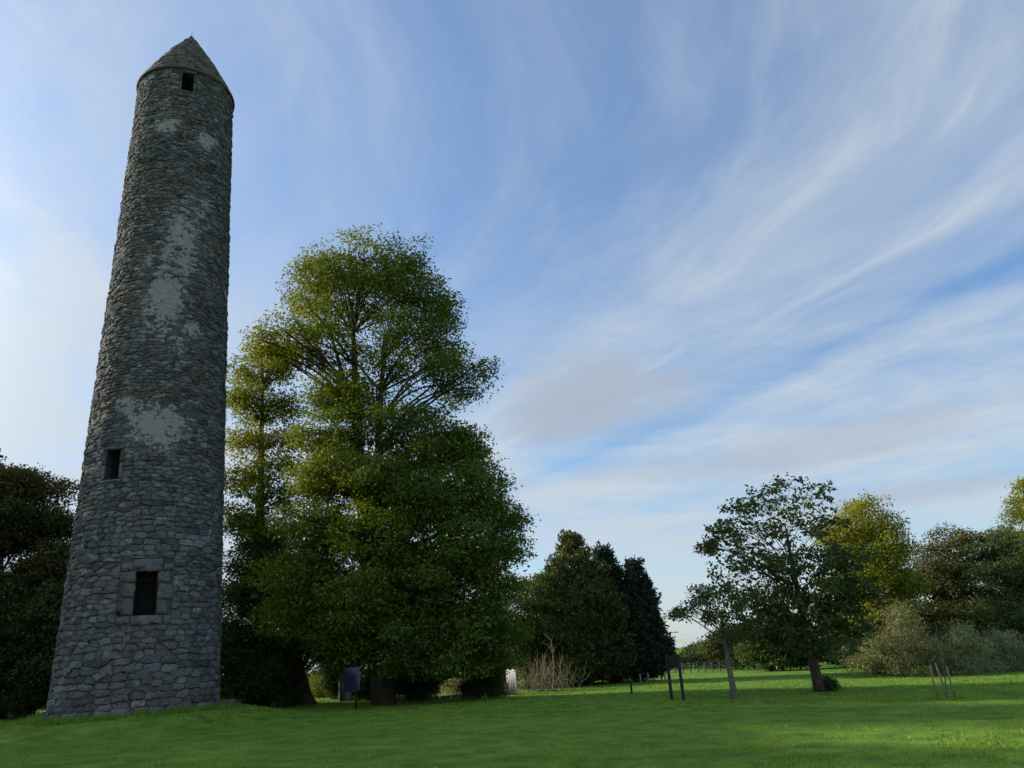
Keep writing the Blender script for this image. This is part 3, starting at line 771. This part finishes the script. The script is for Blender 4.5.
make_tree('lime_tree', 'tallest tree, a broad lime with yellowing crown right of the round tower', 'tree', b, lime_cl, YL, M['lime'], M['bark'], 0.42, at(352, 300, YL), 31,
          dens=0.92, leaves=42, srad=0.95, lsize=0.145, flat=0.32, droop=0.35, zmin=1.0, lobes=1, hue_fn=hue_height(4, 22, 0.0, 0.30, 0.22, -7, 4), stems=[at(352, 300, YL), at(330, 330, YL+0.6), at(385, 330, YL-0.4)], twig_k=0.35, depthf=0.75)
YS = 37.0
make_tree('slender_tree', 'slender open tree with yellowing top between the tower and the big lime', 'tree', px_ground(262, 700, YS),
          [(262, 350, 16, .7), (250, 375, 20, .8), (278, 374, 16, .8), (240, 400, 14, .8), (265, 405, 22, .6), (290, 405, 14, .7), (243, 440, 19, .8), (278, 440, 21, .8), (262, 465, 18, .7), (240, 480, 19, .9), (272, 495, 24, .9), (286, 468, 12, .6), (238, 520, 22), (270, 535, 28), (288, 352, 9, .6), (250, 410, 18, .7)],
          YS, M['lime'], M['bark'], 0.32, at(263, 365, YS), 32, dens=0.9, leaves=22, srad=0.7, lsize=0.15, hue_fn=hue_height(9, 20, 0.05, 0.6, 0.1, -12, 3), twig_k=0.5)
YD = 37.0
make_tree('understory_tree', 'low dark tree with a thick black trunk behind the tower mound', 'tree', px_ground(303, 707, YD),
          [(250, 560, 28), (285, 560, 30), (235, 595, 24), (265, 600, 32), (300, 610, 32), (235, 640, 24), (270, 645, 28), (320, 640, 26), (335, 610, 24)],
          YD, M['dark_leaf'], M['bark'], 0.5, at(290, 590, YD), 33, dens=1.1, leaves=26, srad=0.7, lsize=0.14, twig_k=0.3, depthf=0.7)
YC = 38.0
make_tree('copper_tree', 'dark dense tree with coppery top left of the tower', 'tree', px_ground(-10, 715, YC),
          [(35, 490, 24, .8), (5, 485, 26, .8), (-30, 480, 34), (58, 520, 18, .8), (20, 530, 36), (-40, 540, 44), (62, 560, 26), (20, 590, 42), (-50, 610, 55), (60, 620, 34), (15, 650, 38), (-60, 670, 40), (55, 670, 30), (80, 600, 30), (85, 660, 30)],
          YC, M['copper'], M['bark'], 0.6, at(0, 520, YC), 34, dens=1.7, leaves=28, srad=0.75, lsize=0.15, hue_fn=hue_height(5, 14, -0.1, 0.4), twig_k=0.3, depthf=0.6)

def make_bush(name, label, cat, px, py, Y, clumps, mat, seed, dens=1.3, leaves=24, srad=0.4, lsize=0.09, group=None, hue_fn=None, aspect=0.5, bark=None, droop=0.1, flat=0.8, depthf=0.9, twig_k=0.35):
    base = px_ground(px, py, Y)
    return make_tree(name, label, cat, base, clumps, Y, mat, bark or M['bark'], 0.07, base+np.array([0.1, 0, max(0.5, (at(px, clumps[0][1], Y)[2]-base[2])*0.8)]), seed,
                     dens, leaves, srad, lsize, group, hue_fn, depthf, twig_k, None, base[2]-0.05, droop, aspect, None, flat, mfreq=1.5)

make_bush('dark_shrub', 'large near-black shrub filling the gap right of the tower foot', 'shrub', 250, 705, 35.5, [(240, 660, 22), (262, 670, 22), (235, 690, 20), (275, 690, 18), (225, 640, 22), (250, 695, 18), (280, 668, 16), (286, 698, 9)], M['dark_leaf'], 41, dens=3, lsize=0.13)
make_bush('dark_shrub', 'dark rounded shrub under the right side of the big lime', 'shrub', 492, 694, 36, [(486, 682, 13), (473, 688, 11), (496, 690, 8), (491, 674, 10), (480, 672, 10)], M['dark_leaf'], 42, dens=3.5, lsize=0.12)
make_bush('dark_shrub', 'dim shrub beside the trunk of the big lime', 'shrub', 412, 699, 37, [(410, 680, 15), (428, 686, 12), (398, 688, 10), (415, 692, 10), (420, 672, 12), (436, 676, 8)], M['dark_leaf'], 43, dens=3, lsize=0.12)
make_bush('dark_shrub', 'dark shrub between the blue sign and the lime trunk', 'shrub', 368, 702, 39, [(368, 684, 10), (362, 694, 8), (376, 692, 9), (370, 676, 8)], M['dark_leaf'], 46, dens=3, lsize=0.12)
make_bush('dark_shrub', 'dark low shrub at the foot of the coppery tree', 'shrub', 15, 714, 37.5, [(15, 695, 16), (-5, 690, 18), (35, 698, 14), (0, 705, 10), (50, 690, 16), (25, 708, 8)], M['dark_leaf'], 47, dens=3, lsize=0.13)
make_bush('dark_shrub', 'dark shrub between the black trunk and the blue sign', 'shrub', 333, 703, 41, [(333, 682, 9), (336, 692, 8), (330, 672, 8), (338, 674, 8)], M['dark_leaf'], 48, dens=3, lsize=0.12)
make_bush('pale_flowering_shrub', 'pale flowering shrub showing beneath the big lime crown', 'shrub', 455, 696, 40, [(452, 680, 10), (440, 684, 9), (466, 682, 9), (472, 682, 7), (458, 688, 10)], M['pale'], 44, dens=2.5, hue_fn=lambda P, r: 0.7*(r.random(len(P)) > 0.5))
make_bush('yellow_green_shrub', 'bright yellow-green shrub seen past the black trunk under the trees', 'shrub', 320, 706, 44, [(319, 684, 9), (312, 692, 8), (324, 692, 8), (320, 697, 7)], M['yellow'], 45, dens=2.5)  # sunlight on this shrub is put into its yellow-green leaf colour

# dense evergreen hedge closing the view behind the lime
def make_hedge(name, label, x0, x1, Y0, Y1, h, mat, seed, n=None, lsize=0.16, step=0.0):
    r = np.random.default_rng(seed); L = math.hypot(x1-x0, Y1-Y0); n = n or int(L*22)
    base = np.array([x0, Y0, float(ground_z(x0, Y0))]); root = thing(name, label, 'hedge', base)
    t = r.random(n); z = r.random(n)**0.7; off_ = r.normal(size=n)*0.55
    d = np.array([x1-x0, Y1-Y0])/L; nn = np.array([-d[1], d[0]])
    xy = np.array([x0, Y0])+t[:, None]*L*d+off_[:, None]*nn
    top = h*(0.85+0.25*np.sin(t*L*0.5+seed)+0.12*np.sin(t*L*1.9))
    SP = np.concatenate([xy, (ground_z(xy[:, 0], xy[:, 1])+0.1+z*top)[:, None]], 1)
    SO = unit(np.concatenate([nn[None]*np.sign(off_)[:, None]+0.3*r.normal(size=(n, 2)), 0.3+0.2*r.normal(size=(n, 1))], 1))
    for q in range(max(4, int(L/3.2))):
        mb = MB()
        p = np.array([x0, Y0])+d*L*(q+0.5)/max(4, int(L/3.2)); zz = float(ground_z(*p))
        mb.tube([(p[0], p[1], zz-0.1), (p[0]+.1, p[1], zz+h*0.4), (p[0]-.1, p[1]+.1, zz+h*0.8)], [0.09, 0.06, 0.03], 6)
        mb.build('stem', M['bark'], root, origin=base, smooth=True)
    crown_mesh('foliage', root, base, SP, SO, r, mat, 22, 0.8, lsize, None, 0.6, 0.2, 0.55)
    return root
make_hedge('evergreen_hedge', 'tall near-black evergreen hedge closing the view behind the big lime', -34, 0.5, 50, 49, 5.2, M['dark_leaf'], 51, n=5500)
YR = 46.0
make_tree('broadleaf_tree', 'small dark green tree tucked between the big lime and the conifers', 'tree', px_ground(528, 690, YR),
          [(530, 595, 18), (515, 615, 22), (548, 605, 18), (540, 630, 24), (515, 650, 20), (560, 640, 16), (545, 580, 10, .7)], YR, M['dark_leaf'], M['bark'], 0.22, at(528, 600, YR), 35, dens=1.0, srad=0.65, lsize=0.14, hue_fn=hue_height(3, 8, 0.05, 0.35), twig_k=0.3)

# ------------------------------------------------------------------ conifers
def make_conifer(label, px, py, Y, apex_px, apex_py, rad_px, mat, seed, hue_fn=None, n=1500, power=0.8, skirt=0.0):
    r = np.random.default_rng(seed); base = px_ground(px, py, Y); apex = at(apex_px, apex_py, Y); H = apex[2]-base[2]
    R0 = rad_px*Y/F_PX
    root = thing('conifer', label, 'conifer', base, 'conifers in a clump beyond the lawn')
    ax = curve(base-np.array([0, 0, .1]), np.array([apex[0], Y, apex[2]-0.2]), r, 0.01, 10)
    mb = MB(); mb.tube(ax, np.linspace(0.3, 0.03, 10), 8)
    t = 1-np.sqrt(r.random(n)); t = np.clip(t*0.98+0.01, 0, 1)
    th = r.random(n)*2*np.pi
    lump = np.array([mnoise.noise(Vector((math.cos(a)*1.3, math.sin(a)*1.3, b_*5+seed))) for a, b_ in zip(th, t)])
    prof = R0*np.minimum(1, (1-t)**power*1.15)*np.where(t < 0.12, 0.82+1.5*t, 1.0)*(1+0.38*lump)
    q = 0.45+0.58*r.random(n)**0.6
    nl = n//40; t[:nl] = 0.93+0.09*r.random(nl); prof[:nl] = 0.10*R0*(1.03-t[:nl])/0.1; q[:nl] = 1
    c_ = base+(ax[-1]-base)*t[:, None]; c_[:, 2] = base[2]+0.2+t*(H-0.25)
    d = np.stack([np.cos(th), np.sin(th), 0*th], -1)
    SP = c_+d*(prof*q)[:, None]; SO = unit(d+np.array([0, 0, 0.25]))
    for i in range(0, n, 5):
        mb.tube(curve(c_[i]-np.array([0, 0, 0.3]), SP[i], r, 0.05, 4), np.linspace(0.04, 0.01, 4), 4, False)
    mb.build('trunk', M['bark'], root, origin=base, smooth=True)
    # plume shaped sprays of narrow scale-leaf fans
    k = 26; al = r.random((n, k)); ln = 0.35+0.45*r.random(n)
    dirp = unit(SO*0.8+np.array([0, 0, 0.75])+0.25*r.normal(size=(n, 3)))
    P = SP[:, None]+dirp[:, None]*(al*ln[:, None])[..., None]+r.normal(size=(n, k, 3))*(0.17*(1.05-al))[..., None]
    P = P.reshape(-1, 3); m_ = len(P)
    D = unit(np.repeat(dirp, k, 0)+0.6*r.normal(size=(m_, 3))); N = unit(r.normal(size=(m_, 3))+0.5*np.repeat(SO, k, 0))
    L = 0.20*(0.6+0.8*r.random(m_)); W_ = L*0.42
    tone = np.clip(np.repeat(r.random(n), k)*0.6+0.4*r.random(m_), 0, 1)
    hue = np.clip(np.repeat(hue_fn(SP, r) if hue_fn else 0.08*r.random(n), k)*(0.6+0.8*r.random(m_)), 0, 1)
    V = leaf_quads(P, N, D, L, W_)-base
    mesh_np('crown', V, np.arange(len(V)).reshape(-1, 4), mat, root, fattr={'tone': tone, 'hue': hue})
    return root
make_conifer('broad olive-green conifer with sunlit left side, leftmost and fullest of the clump', 580, 690, 48, 571, 542, 47, M['conif'], 61, hue_height(1, 11, 0.1, 0.35, 0.3, 3.5, 3), 3000, 0.62)  # sprays coloured yellower on the left, where the sun would light them
make_conifer('dark pointed conifer in the middle of the clump', 616, 689, 50, 603, 555, 31, M['conifd'], 62, None, 2000, 0.72)
make_conifer('dark conifer with a sloping right edge, rightmost of the clump', 640, 688, 49, 634, 568, 25, M['conifd'], 63, None, 2100, 0.68)

# ------------------------------------------------------------------ park trees on the right
YT = 31.0
park_cl = [(775, 497, 22, .34), (745, 505, 20, .32), (808, 500, 22, .34), (725, 530, 20, .28), (755, 535, 26, .32), (790, 530, 26, .34), (825, 525, 22, .3), (712, 545, 11, .34), (735, 560, 22, .32), (765, 570, 28, .35), (800, 565, 28, .9), (838, 560, 24),
           (730, 590, 20, .3), (760, 605, 26, .8), (800, 605, 32), (840, 600, 28), (780, 635, 24), (820, 640, 26), (850, 630, 16), (752, 630, 18, .8), (852, 585, 14)]
make_tree('park_tree', 'round open-crowned park tree with a dark leaning trunk on the lawn', 'tree', px_ground(820, 691, YT), park_cl, YT, M['ash'], M['bark'], 0.19, at(785, 525, YT), 71,
          dens=1.2, leaves=10, srad=0.30, lsize=0.17, limb_k=0.5, hue_fn=hue_height(3, 8, 0.0, 0.15), twig_k=0.4, trunk_mid=(-0.15, 0, 0))
make_bush('sucker_shoots', 'small leafy suckers sprouting at the park tree foot', 'shrub', 829, 690, 31, [(828, 682, 6), (832, 686, 5)], M['ash'], 72, srad=0.25)
YG = 28.8
make_tree('young_tree', 'small young tree with a pale thin trunk and sparse leaves', 'tree', px_ground(735, 699, YG),
          [(690, 607, 13, .25), (703, 592, 13, .25), (718, 598, 14, .3), (678, 612, 8, .3), (735, 612, 17, .7), (748, 600, 14, .6), (712, 618, 13, .25), (738, 635, 16, 1), (722, 630, 12, .7), (752, 628, 13, .9)],
          YG, M['ash'], M['bark_pale'], 0.125, at(720, 612, YG), 73, limb_k=0.5, dens=0.85, leaves=10, srad=0.28, lsize=0.115, twig_k=0.8)
YY = 43.0
make_tree('yellowing_tree', 'sunlit yellow-green tree standing behind the park tree', 'tree', px_ground(880, 680, YY),
          [(862, 510, 17, .8), (838, 530, 20), (882, 528, 20, .9), (860, 545, 26), (898, 550, 14, .8), (885, 570, 24), (850, 580, 28), (905, 590, 18), (875, 610, 28), (845, 620, 26)],
          YY, M['yellow'], M['bark'], 0.3, at(860, 530, YY), 74, dens=1.0, srad=0.7, lsize=0.15, hue_fn=hue_height(4, 11, 0.1, 0.45, 0.1, 20, 4), twig_k=0.4)
YA = 47.0
make_tree('olive_tree', 'brownish-green tree with feathery top behind the olive bushes', 'tree', px_ground(950, 675, YA),
          [(930, 555, 16, .7), (950, 540, 18, .7), (915, 580, 20), (945, 580, 26), (925, 615, 28), (965, 560, 16, .7), (965, 610, 28), (905, 620, 20), (940, 645, 24)],
          YA, M['brownleaf'], M['bark'], 0.3, at(940, 560, YA), 75, dens=0.95, srad=0.75, lsize=0.15, hue_fn=hue_height(2, 9, 0.0, 0.2), twig_k=0.5)
YB = 45.0
make_tree('broadleaf_tree', 'dark green tree at the right edge behind the grey-green bush', 'tree', px_ground(1010, 672, YB),
          [(982, 545, 18, .7), (1000, 535, 16, .7), (985, 580, 26), (1015, 565, 26), (1000, 610, 30), (975, 620, 22), (1030, 600, 30), (1045, 560, 30), (1020, 640, 24), (985, 645, 20), (1060, 620, 30)],
          YB, M['ash'], M['bark'], 0.35, at(1005, 560, YB), 76, dens=1.0, srad=0.75, lsize=0.15, hue_fn=hue_height(2, 9, 0.0, 0.25), twig_k=0.4)
YE = 55.0
make_tree('yellowing_tree', 'taller pale yellow-green tree cut off by the right picture edge', 'tree', px_ground(1060, 668, YE),
          [(1026, 485, 9, .8), (1022, 515, 12, .8), (1030, 540, 18), (1050, 500, 24), (1060, 545, 30), (1085, 510, 28), (1050, 590, 30), (1090, 580, 36)],
          YE, M['yellow'], M['bark'], 0.35, at(1055, 510, YE), 77, dens=0.9, srad=0.8, lsize=0.17, hue_fn=hue_height(5, 15, 0.05, 0.3), twig_k=0.3)
for i, (px, cl, Yb, lb) in enumerate((
        (770, [(765, 645, 18), (785, 630, 22), (800, 650, 18), (775, 660, 12), (750, 650, 12)], 58, 'dark far tree just left of the park tree trunk'),
        (850, [(850, 630, 22), (835, 650, 18), (870, 640, 20), (860, 655, 16)], 56, 'dark far tree just right of the park tree trunk'),
        (730, [(728, 640, 14), (712, 648, 11), (745, 650, 13), (735, 658, 11)], 66, 'brownish small far tree behind the young tree'),
        (697, [(697, 652, 11), (687, 658, 8), (708, 654, 13), (720, 650, 12)], 75, 'small far tree right of the conifer clump'))):
    make_tree('distant_tree', lb, 'tree', px_ground(px, 676, Yb), cl, Yb, M['brownleaf' if i > 1 else 'dark_leaf'], M['bark'], 0.25, at(px, cl[0][1]+4, Yb), 80+i, dens=1.0, srad=0.8, lsize=0.2, twig_k=0.2, hue_fn=hue_height(0, 6, 0, 0.3), group='trees far across the park')
# bushes
def plume(P, r): return np.clip(0.25+0.3*r.normal(size=len(P)), 0, 1)
make_bush('olive_bush', 'large olive-brown bush at the far lawn edge right of the park tree', 'bush', 890, 677, 40, [(890, 625, 20), (868, 650, 18), (905, 645, 20), (925, 650, 14), (885, 660, 18), (858, 664, 10), (912, 664, 14), (900, 612, 12, .8)], M['olive'], 91, hue_fn=plume, dens=1.5, lsize=0.13, aspect=0.35, srad=0.5)
make_bush('olive_bush', 'pale green mid-sized bush between the olive bush and the greyish one', 'bush', 960, 677, 39.5, [(955, 640, 14), (940, 655, 12), (970, 650, 16), (950, 665, 12), (978, 664, 12), (938, 668, 9), (962, 632, 10, .8)], M['willow'], 92, hue_fn=plume, dens=1.4, lsize=0.13, aspect=0.3, srad=0.5)
make_bush('olive_bush', 'grey-green feathery bush at the right picture edge', 'bush', 1005, 676, 41, [(1000, 640, 13), (990, 658, 13), (1012, 652, 15), (1030, 660, 16), (1005, 668, 10), (1045, 660, 16)], M['willow'], 93, dens=1.4, lsize=0.13, aspect=0.3, srad=0.5)
# bare twiggy shrub at the path end, with a bleached dead sapling
r = np.random.default_rng(5)
b = px_ground(545, 690, 41.5); mb = MB(); n_tw = 0
for q in range(110):
    s_ = b+np.array([r.normal()*0.75, r.normal()*0.4, 0]); s_[2] = float(ground_z(s_[0], s_[1]))-0.03
    e = s_+np.array([r.normal()*0.5, r.normal()*0.4, 0.6+1.2*r.random()**1.5])
    pth = curve(s_, e, r, 0.08, 5); mb.tube(pth, np.linspace(0.014, 0.005, 5), 4, False)
    for z_ in range(2):
        k_ = r.integers(1, 4); mb.tube(curve(pth[k_], pth[k_]+np.array([r.normal()*.35, r.normal()*.3, .3+.5*r.random()]), r, .1, 4), np.linspace(0.008, 0.004, 4), 3, False)
tag(mb.build('bare_shrub', M['twig'], None, origin=None), 'thicket of dry straw-coloured twigs left of the conifers', 'shrub')
b = px_ground(552, 692, 40.5); top = at(551, 640, 40.5); mb = MB(); pth = curve(b-np.array([0, 0, .1]), top, r, .02, 8); mb.tube(pth, np.linspace(.05, .015, 8), 6)
for q in range(14):
    k_ = r.integers(3, 8); mb.tube(curve(pth[k_], pth[k_]+np.array([r.normal()*.2, r.normal()*.2, .25+.3*r.random()]), r, .1, 4), np.linspace(.012, .004, 4), 4, False)
tag(mb.build('dead_sapling', M['twig'], None), 'bleached bare sapling standing before the twig thicket', 'tree')

# ------------------------------------------------------------------ small furniture
M['black'] = plain_mat('black_post_paint', (0.008, 0.009, 0.011), (0.015, 0.015, 0.018), 10, 0.7, 0.1, 0.2)
M['board'] = plain_mat('dark_board', (0.008, 0.012, 0.013), (0.014, 0.018, 0.02), 6, 0.8, 0.1, 0.15)
M['blue'] = plain_mat('blue_sign_paint', (0.004, 0.0045, 0.028), (0.007, 0.008, 0.04), 6, 0.4, 0.05, 0.4)
M['white'] = plain_mat('weathered_white_paint', (0.24, 0.25, 0.24), (0.36, 0.365, 0.35), 5, 0.7, 0.2)
M['greywall'] = plain_mat('grey_boards', (0.06, 0.062, 0.058), (0.10, 0.104, 0.10), 5, 0.85, 0.3)
# two-legged information board
Yp = 28.6
a0 = px_ground(672, 700, Yp); a1 = px_ground(684, 702, Yp-0.5)
mid = (a0+a1)/2; board = thing('information_board', 'dark information board on two black posts out on the lawn', 'sign', mid)
dv = a1-a0; dv /= np.linalg.norm(dv); an = math.atan2(dv[1], dv[0]); Hh = 1.45
for p in (a0, a1):
    q = MB(); q.box((0, 0, Hh/2-0.1), (0.085, 0.085, Hh+0.2), rz(an), 0.008); o = q.build('post', M['black'], board); o.location = tuple(p-mid)
q = MB(); L = np.linalg.norm(a1-a0); q.box((0, 0, Hh-0.24), (L-0.10, 0.04, 0.38), rz(an), 0.01); o = q.build('panel', M['board'], board); 
q = MB()
p = px_ground(632, 695, 34); q.box((0, 0, 0.21), (0.07, 0.07, 0.5), rz(.3), 0.01); q.box((0, 0, 0.47), (0.085, 0.085, 0.03), rz(.3), 0.008)
o = q.build('bollard', M['black']); o.location = tuple(p); tag(o, 'short black post alone on the lawn before the conifers', 'post')
# blue sign on a post
p = px_ground(355, 711, 30.5); sg = thing('park_sign', 'dark blue sign board on a black post under the big lime', 'sign', p)
topz = at(352, 667, 30.5)[2]-p[2]
q = MB(); q.tube([(0.04, 0, -0.1), (0.04, 0, 0.8), (0.04, 0, topz+0.05)], [0.035]*3, 10); q.build('post', M['black'], sg, smooth=True)
q = MB(); q.box((-0.10, -0.05, topz-0.42), (0.58, 0.03, 0.82), rz(0.1), 0.008); bd = q.build('board', M['blue'], sg)
for z_ in (0.2, 0.65): q = MB(); q.box((0.04, -0.012, topz-z_), (0.12, 0.05, 0.04), None, 0.004); q.build('bracket', M['black'], sg)
# white gate pillar beyond it
p = px_ground(346, 703, 38.5); gp = thing('gate_pillar', 'white painted gate pillar showing below the blue sign', 'pillar', p)
q = MB(); q.box((0, 0, 0.42), (0.55, 0.5, 0.95), None, 0.02); q.build('shaft', M['white'], gp)
q = MB(); q.box((0, 0, 0.94), (0.68, 0.62, 0.09), None, 0.02); q.build('cap', M['white'], gp)
# short pale board fence by the twig thicket
p0 = px_ground(507, 690, 40); p1 = px_ground(517, 693, 39); fn = thing('board_fence', 'short pale grey board fence between the big lime and the twig thicket', 'fence', (p0+p1)/2)
c0 = (p0+p1)/2; dv = p1-p0; L = np.linalg.norm(dv[:2]); an = math.atan2(dv[1], dv[0]); q = MB()
for i in range(6):
    o_ = rz(an)@np.array([(i+.5)/6*L-L/2, 0, 0]); q.box(o_+np.array([0, 0, 0.52+0.03*math.sin(i*2.1)]), (L/6-0.015, 0.025, 1.15), rz(an), 0.004)
q.build('boards', M['white'], fn); q = MB()
for z_ in (0.3, 0.85): q.box(rz(an)@np.array([0, 0.035, z_]), (L, 0.04, 0.09), rz(an), 0.004)
q.build('rail', M['greywall'], fn)
# path end edge stones under the lime
q = MB(); p = px_ground(445, 701, 37.5)
for i in range(7): q.box((i*0.5-1.5+0.02*math.sin(i*5), 0.05*i, 0.03), (0.47, 0.14, 0.16), rz(.1), 0.02)
o = q.build('stone_kerb', M['greywall']); o.location = tuple(p); tag(o, 'low grey stone edging along the ground under the big lime', 'kerb')
# pale stakes under the conifers
for px_, lb, h_ in ((641, 'pale short stake at the conifer feet, leftmost of three', 0.5), (649, 'pale short stake at the conifer feet, middle of three', 0.55), (666, 'pale short stake at the conifer feet, nearest the information board', 0.5)):
    p = px_ground(px_, 684, 45); q = MB(); q.box((0, 0, h_/2-0.05), (0.085, 0.08, h_+0.1), rz(px_), 0.015); o = q.build('pale_stake', M['stake']); o.location = tuple(p); tag(o, lb, 'stake', 'pale stakes under the conifers')
# staked sapling
Ys = 25.0
b = px_ground(946, 697, Ys); mb = MB(); pth = curve(b-np.array([0, 0, .05]), at(936, 638, Ys), r, .03, 8); mb.tube(pth, np.linspace(.022, .007, 8), 6)
for q in range(12):
    k_ = r.integers(2, 8); mb.tube(curve(pth[k_], pth[k_]+np.array([r.normal()*.12, r.normal()*.12, .2+.2*r.random()]), r, .1, 4), np.linspace(.009, .004, 4), 4, False)
sp = thing('sapling', 'thin nearly leafless sapling standing between three wooden stakes', 'tree', b)
mb.build('trunk', M['bark_pale'], sp, origin=b, smooth=True)
SP = np.array([pth[k_]+np.array([r.normal()*.1, r.normal()*.1, .15*r.random()]) for k_ in r.integers(3, 8, 9)])
crown_mesh('crown', sp, b, SP, unit(r.normal(size=SP.shape)), r, M['olive'], 5, 0.25, 0.07)
for (bx, tx_, hgt, lb) in ((938, 939, 0.95, 'thin wooden stake left of the sapling'), (947, 942, 1.0, 'thin wooden stake close beside the sapling trunk'), (955, 951, 0.9, 'thin wooden stake right of the sapling')):
    p = px_ground(bx, 697, Ys+r.uniform(-.3, .3)); mb = MB(); mb.tube([(0, 0, -.15), (r.uniform(-.05, .02), 0, hgt*.5), (r.uniform(-.12, .0), .02, hgt)], [.03, .028, .027], 8)
    o = mb.build('tree_stake', M['stake']); o.location = tuple(p); tag(o, lb, 'stake', 'stakes round the sapling')

# ------------------------------------------------------------------ far side of the park
M['brick'] = plain_mat('orange_brick', (0.28, 0.13, 0.07), (0.36, 0.19, 0.11), 4, 0.9)
M['render'] = plain_mat('pale_render', (0.5, 0.48, 0.43), (0.6, 0.58, 0.52), 1, 0.9)
M['slate'] = plain_mat('slate', (0.06, 0.065, 0.075), (0.1, 0.105, 0.115), 4, 0.7)
M['glass'] = plain_mat('window_glass', (0.02, 0.025, 0.03), (0.03, 0.035, 0.04), 1, 0.1, 0.0, 0.5)
p = px_ground(741, 670, 95); hs = thing('house', 'small far house with pale walls glimpsed between the branches', 'house', p)
q = MB(); q.box((0, 0, 1.0), (5, 5, 2.2), None, 0); q.build('wall', M['render'], hs)
q = MB(); q.box((0.1, -2.56, 0.95), (1.3, 0.1, 1.9), None, 0.01); q.build('porch', M['brick'], hs)
q = MB(); V = np.array([(-2.8, -2.8, 2.1), (2.8, -2.8, 2.1), (2.8, 2.8, 2.1), (-2.8, 2.8, 2.1), (-2.8, 0, 3.4), (2.8, 0, 3.4)]); q.add(V, [(0, 1, 5, 4), (2, 3, 4, 5), (0, 3, 2, 1)], [(0, 4, 3), (1, 2, 5)]); rf = q.build('roof', M['slate'], hs)
q = MB(); q.box((1.6, 0, 3.4), (0.7, 0.5, 1.1), None, 0.02); q.build('chimney', M['brick'], rf)
for xx in (-1.6, 1.7):
    q = MB(); q.box((xx, -2.53, 1.15), (1.0, 0.06, 0.9), None, 0.005); wn = q.build('window', M['white'], hs)
    q = MB(); q.box((xx, -2.565, 1.15), (0.84, 0.02, 0.74), None, 0); q.build('pane', M['glass'], wn)
p0 = px_ground(676, 676, 62); p1 = px_ground(770, 672, 66); fn = thing('rail_fence', 'low grey fence along the far edge of the park', 'fence', p0)
L = float(np.linalg.norm((p1-p0)[:2])); nP = 14; dv = (p1-p0)
for i in range(nP):
    o_ = dv*i/(nP-1); o_[2] = float(ground_z(*(p0+o_)[:2]))-p0[2]; q = MB(); q.box((0, 0, .3), (.09, .09, .8), None, .01); o = q.build('post', M['greywall'], fn); o.location = tuple(o_)
q = MB()
for z_ in (.35, .6): q.box(dv/2+np.array([0, -.07, z_-dv[2]/2+ (float(ground_z(*(p0+dv/2)[:2]))-p0[2])*0]), (L, .04, .1), rz(math.atan2(dv[1], dv[0])), .01)
q.build('rail', M['greywall'], fn)
p = px_ground(672, 676, 80); lp = thing('lamp_post', 'thin far lamp post just right of the conifers', 'lamp post', p)
q = MB(); hz = at(672, 634, 80)[2]-p[2]; q.tube([(0, 0, -.1), (0, 0, hz*.5), (0, 0, hz)], [.09, .07, .05], 8); q.build('pole', M['greywall'], lp, smooth=True)
q = MB(); q.tube([(0, 0, hz), (.3, 0, hz+.12), (.8, 0, hz+.15)], [.04, .035, .03], 6); q.box((.95, 0, hz+.14), (.4, .18, .08), None, .02); q.build('lantern', M['greywall'], lp)
make_hedge('far_hedge', 'long dark hedge along the far side of the park', 4, 75, 72, 64, 2.0, M['dark_leaf'], 52, n=1300, lsize=0.22)

# ------------------------------------------------------------------ trees left of the view, whose shade lies on the lawn
def make_side_tree(label, x, y, H, R, seed):
    r = np.random.default_rng(seed); base = np.array([x, y, float(ground_z(x, y))])
    root = thing('broad_tree', label, 'tree', base, 'trees west of the lawn')
    mb = MB(); ax = curve(base-np.array([0, 0, .1]), base+np.array([0, 0, H*.8]), r, .02, 8); mb.tube(ax, np.linspace(.5, .1, 8), 8)
    C = []
    for q in range(16):
        d = unit(r.normal(size=3)); C.append((*(base+np.array([0, 0, H*.58])+d*np.array([R*.7, R*.7, H*.3])), R*.42, 1.0))
    C = np.array(C)
    for c_ in C: mb.tube(curve(ax[r.integers(3, 7)], c_[:3], r, .05, 5), np.linspace(.14, .04, 5), 5, False)
    mb.build('trunk', M['bark'], root, origin=base, smooth=True)
    SP, SO, SI = sprays_from_clumps(C, 0.28, r)
    crown_mesh('crown', root, base, SP, SO, r, M['dark_leaf'], 22, 1.0, 0.30)
for i, (x, y, H, R) in enumerate(((-38, 29, 14.3, 7), (-35, 22.5, 14.2, 7), (-37, 39, 20, 8))):
    make_side_tree(('leafy tree beyond the left picture edge, level with the tower', 'leafy tree beyond the left picture edge, nearest the viewer', 'leafy tree beyond the left picture edge, behind the coppery tree')[i], x, y, H, R, 100+i)
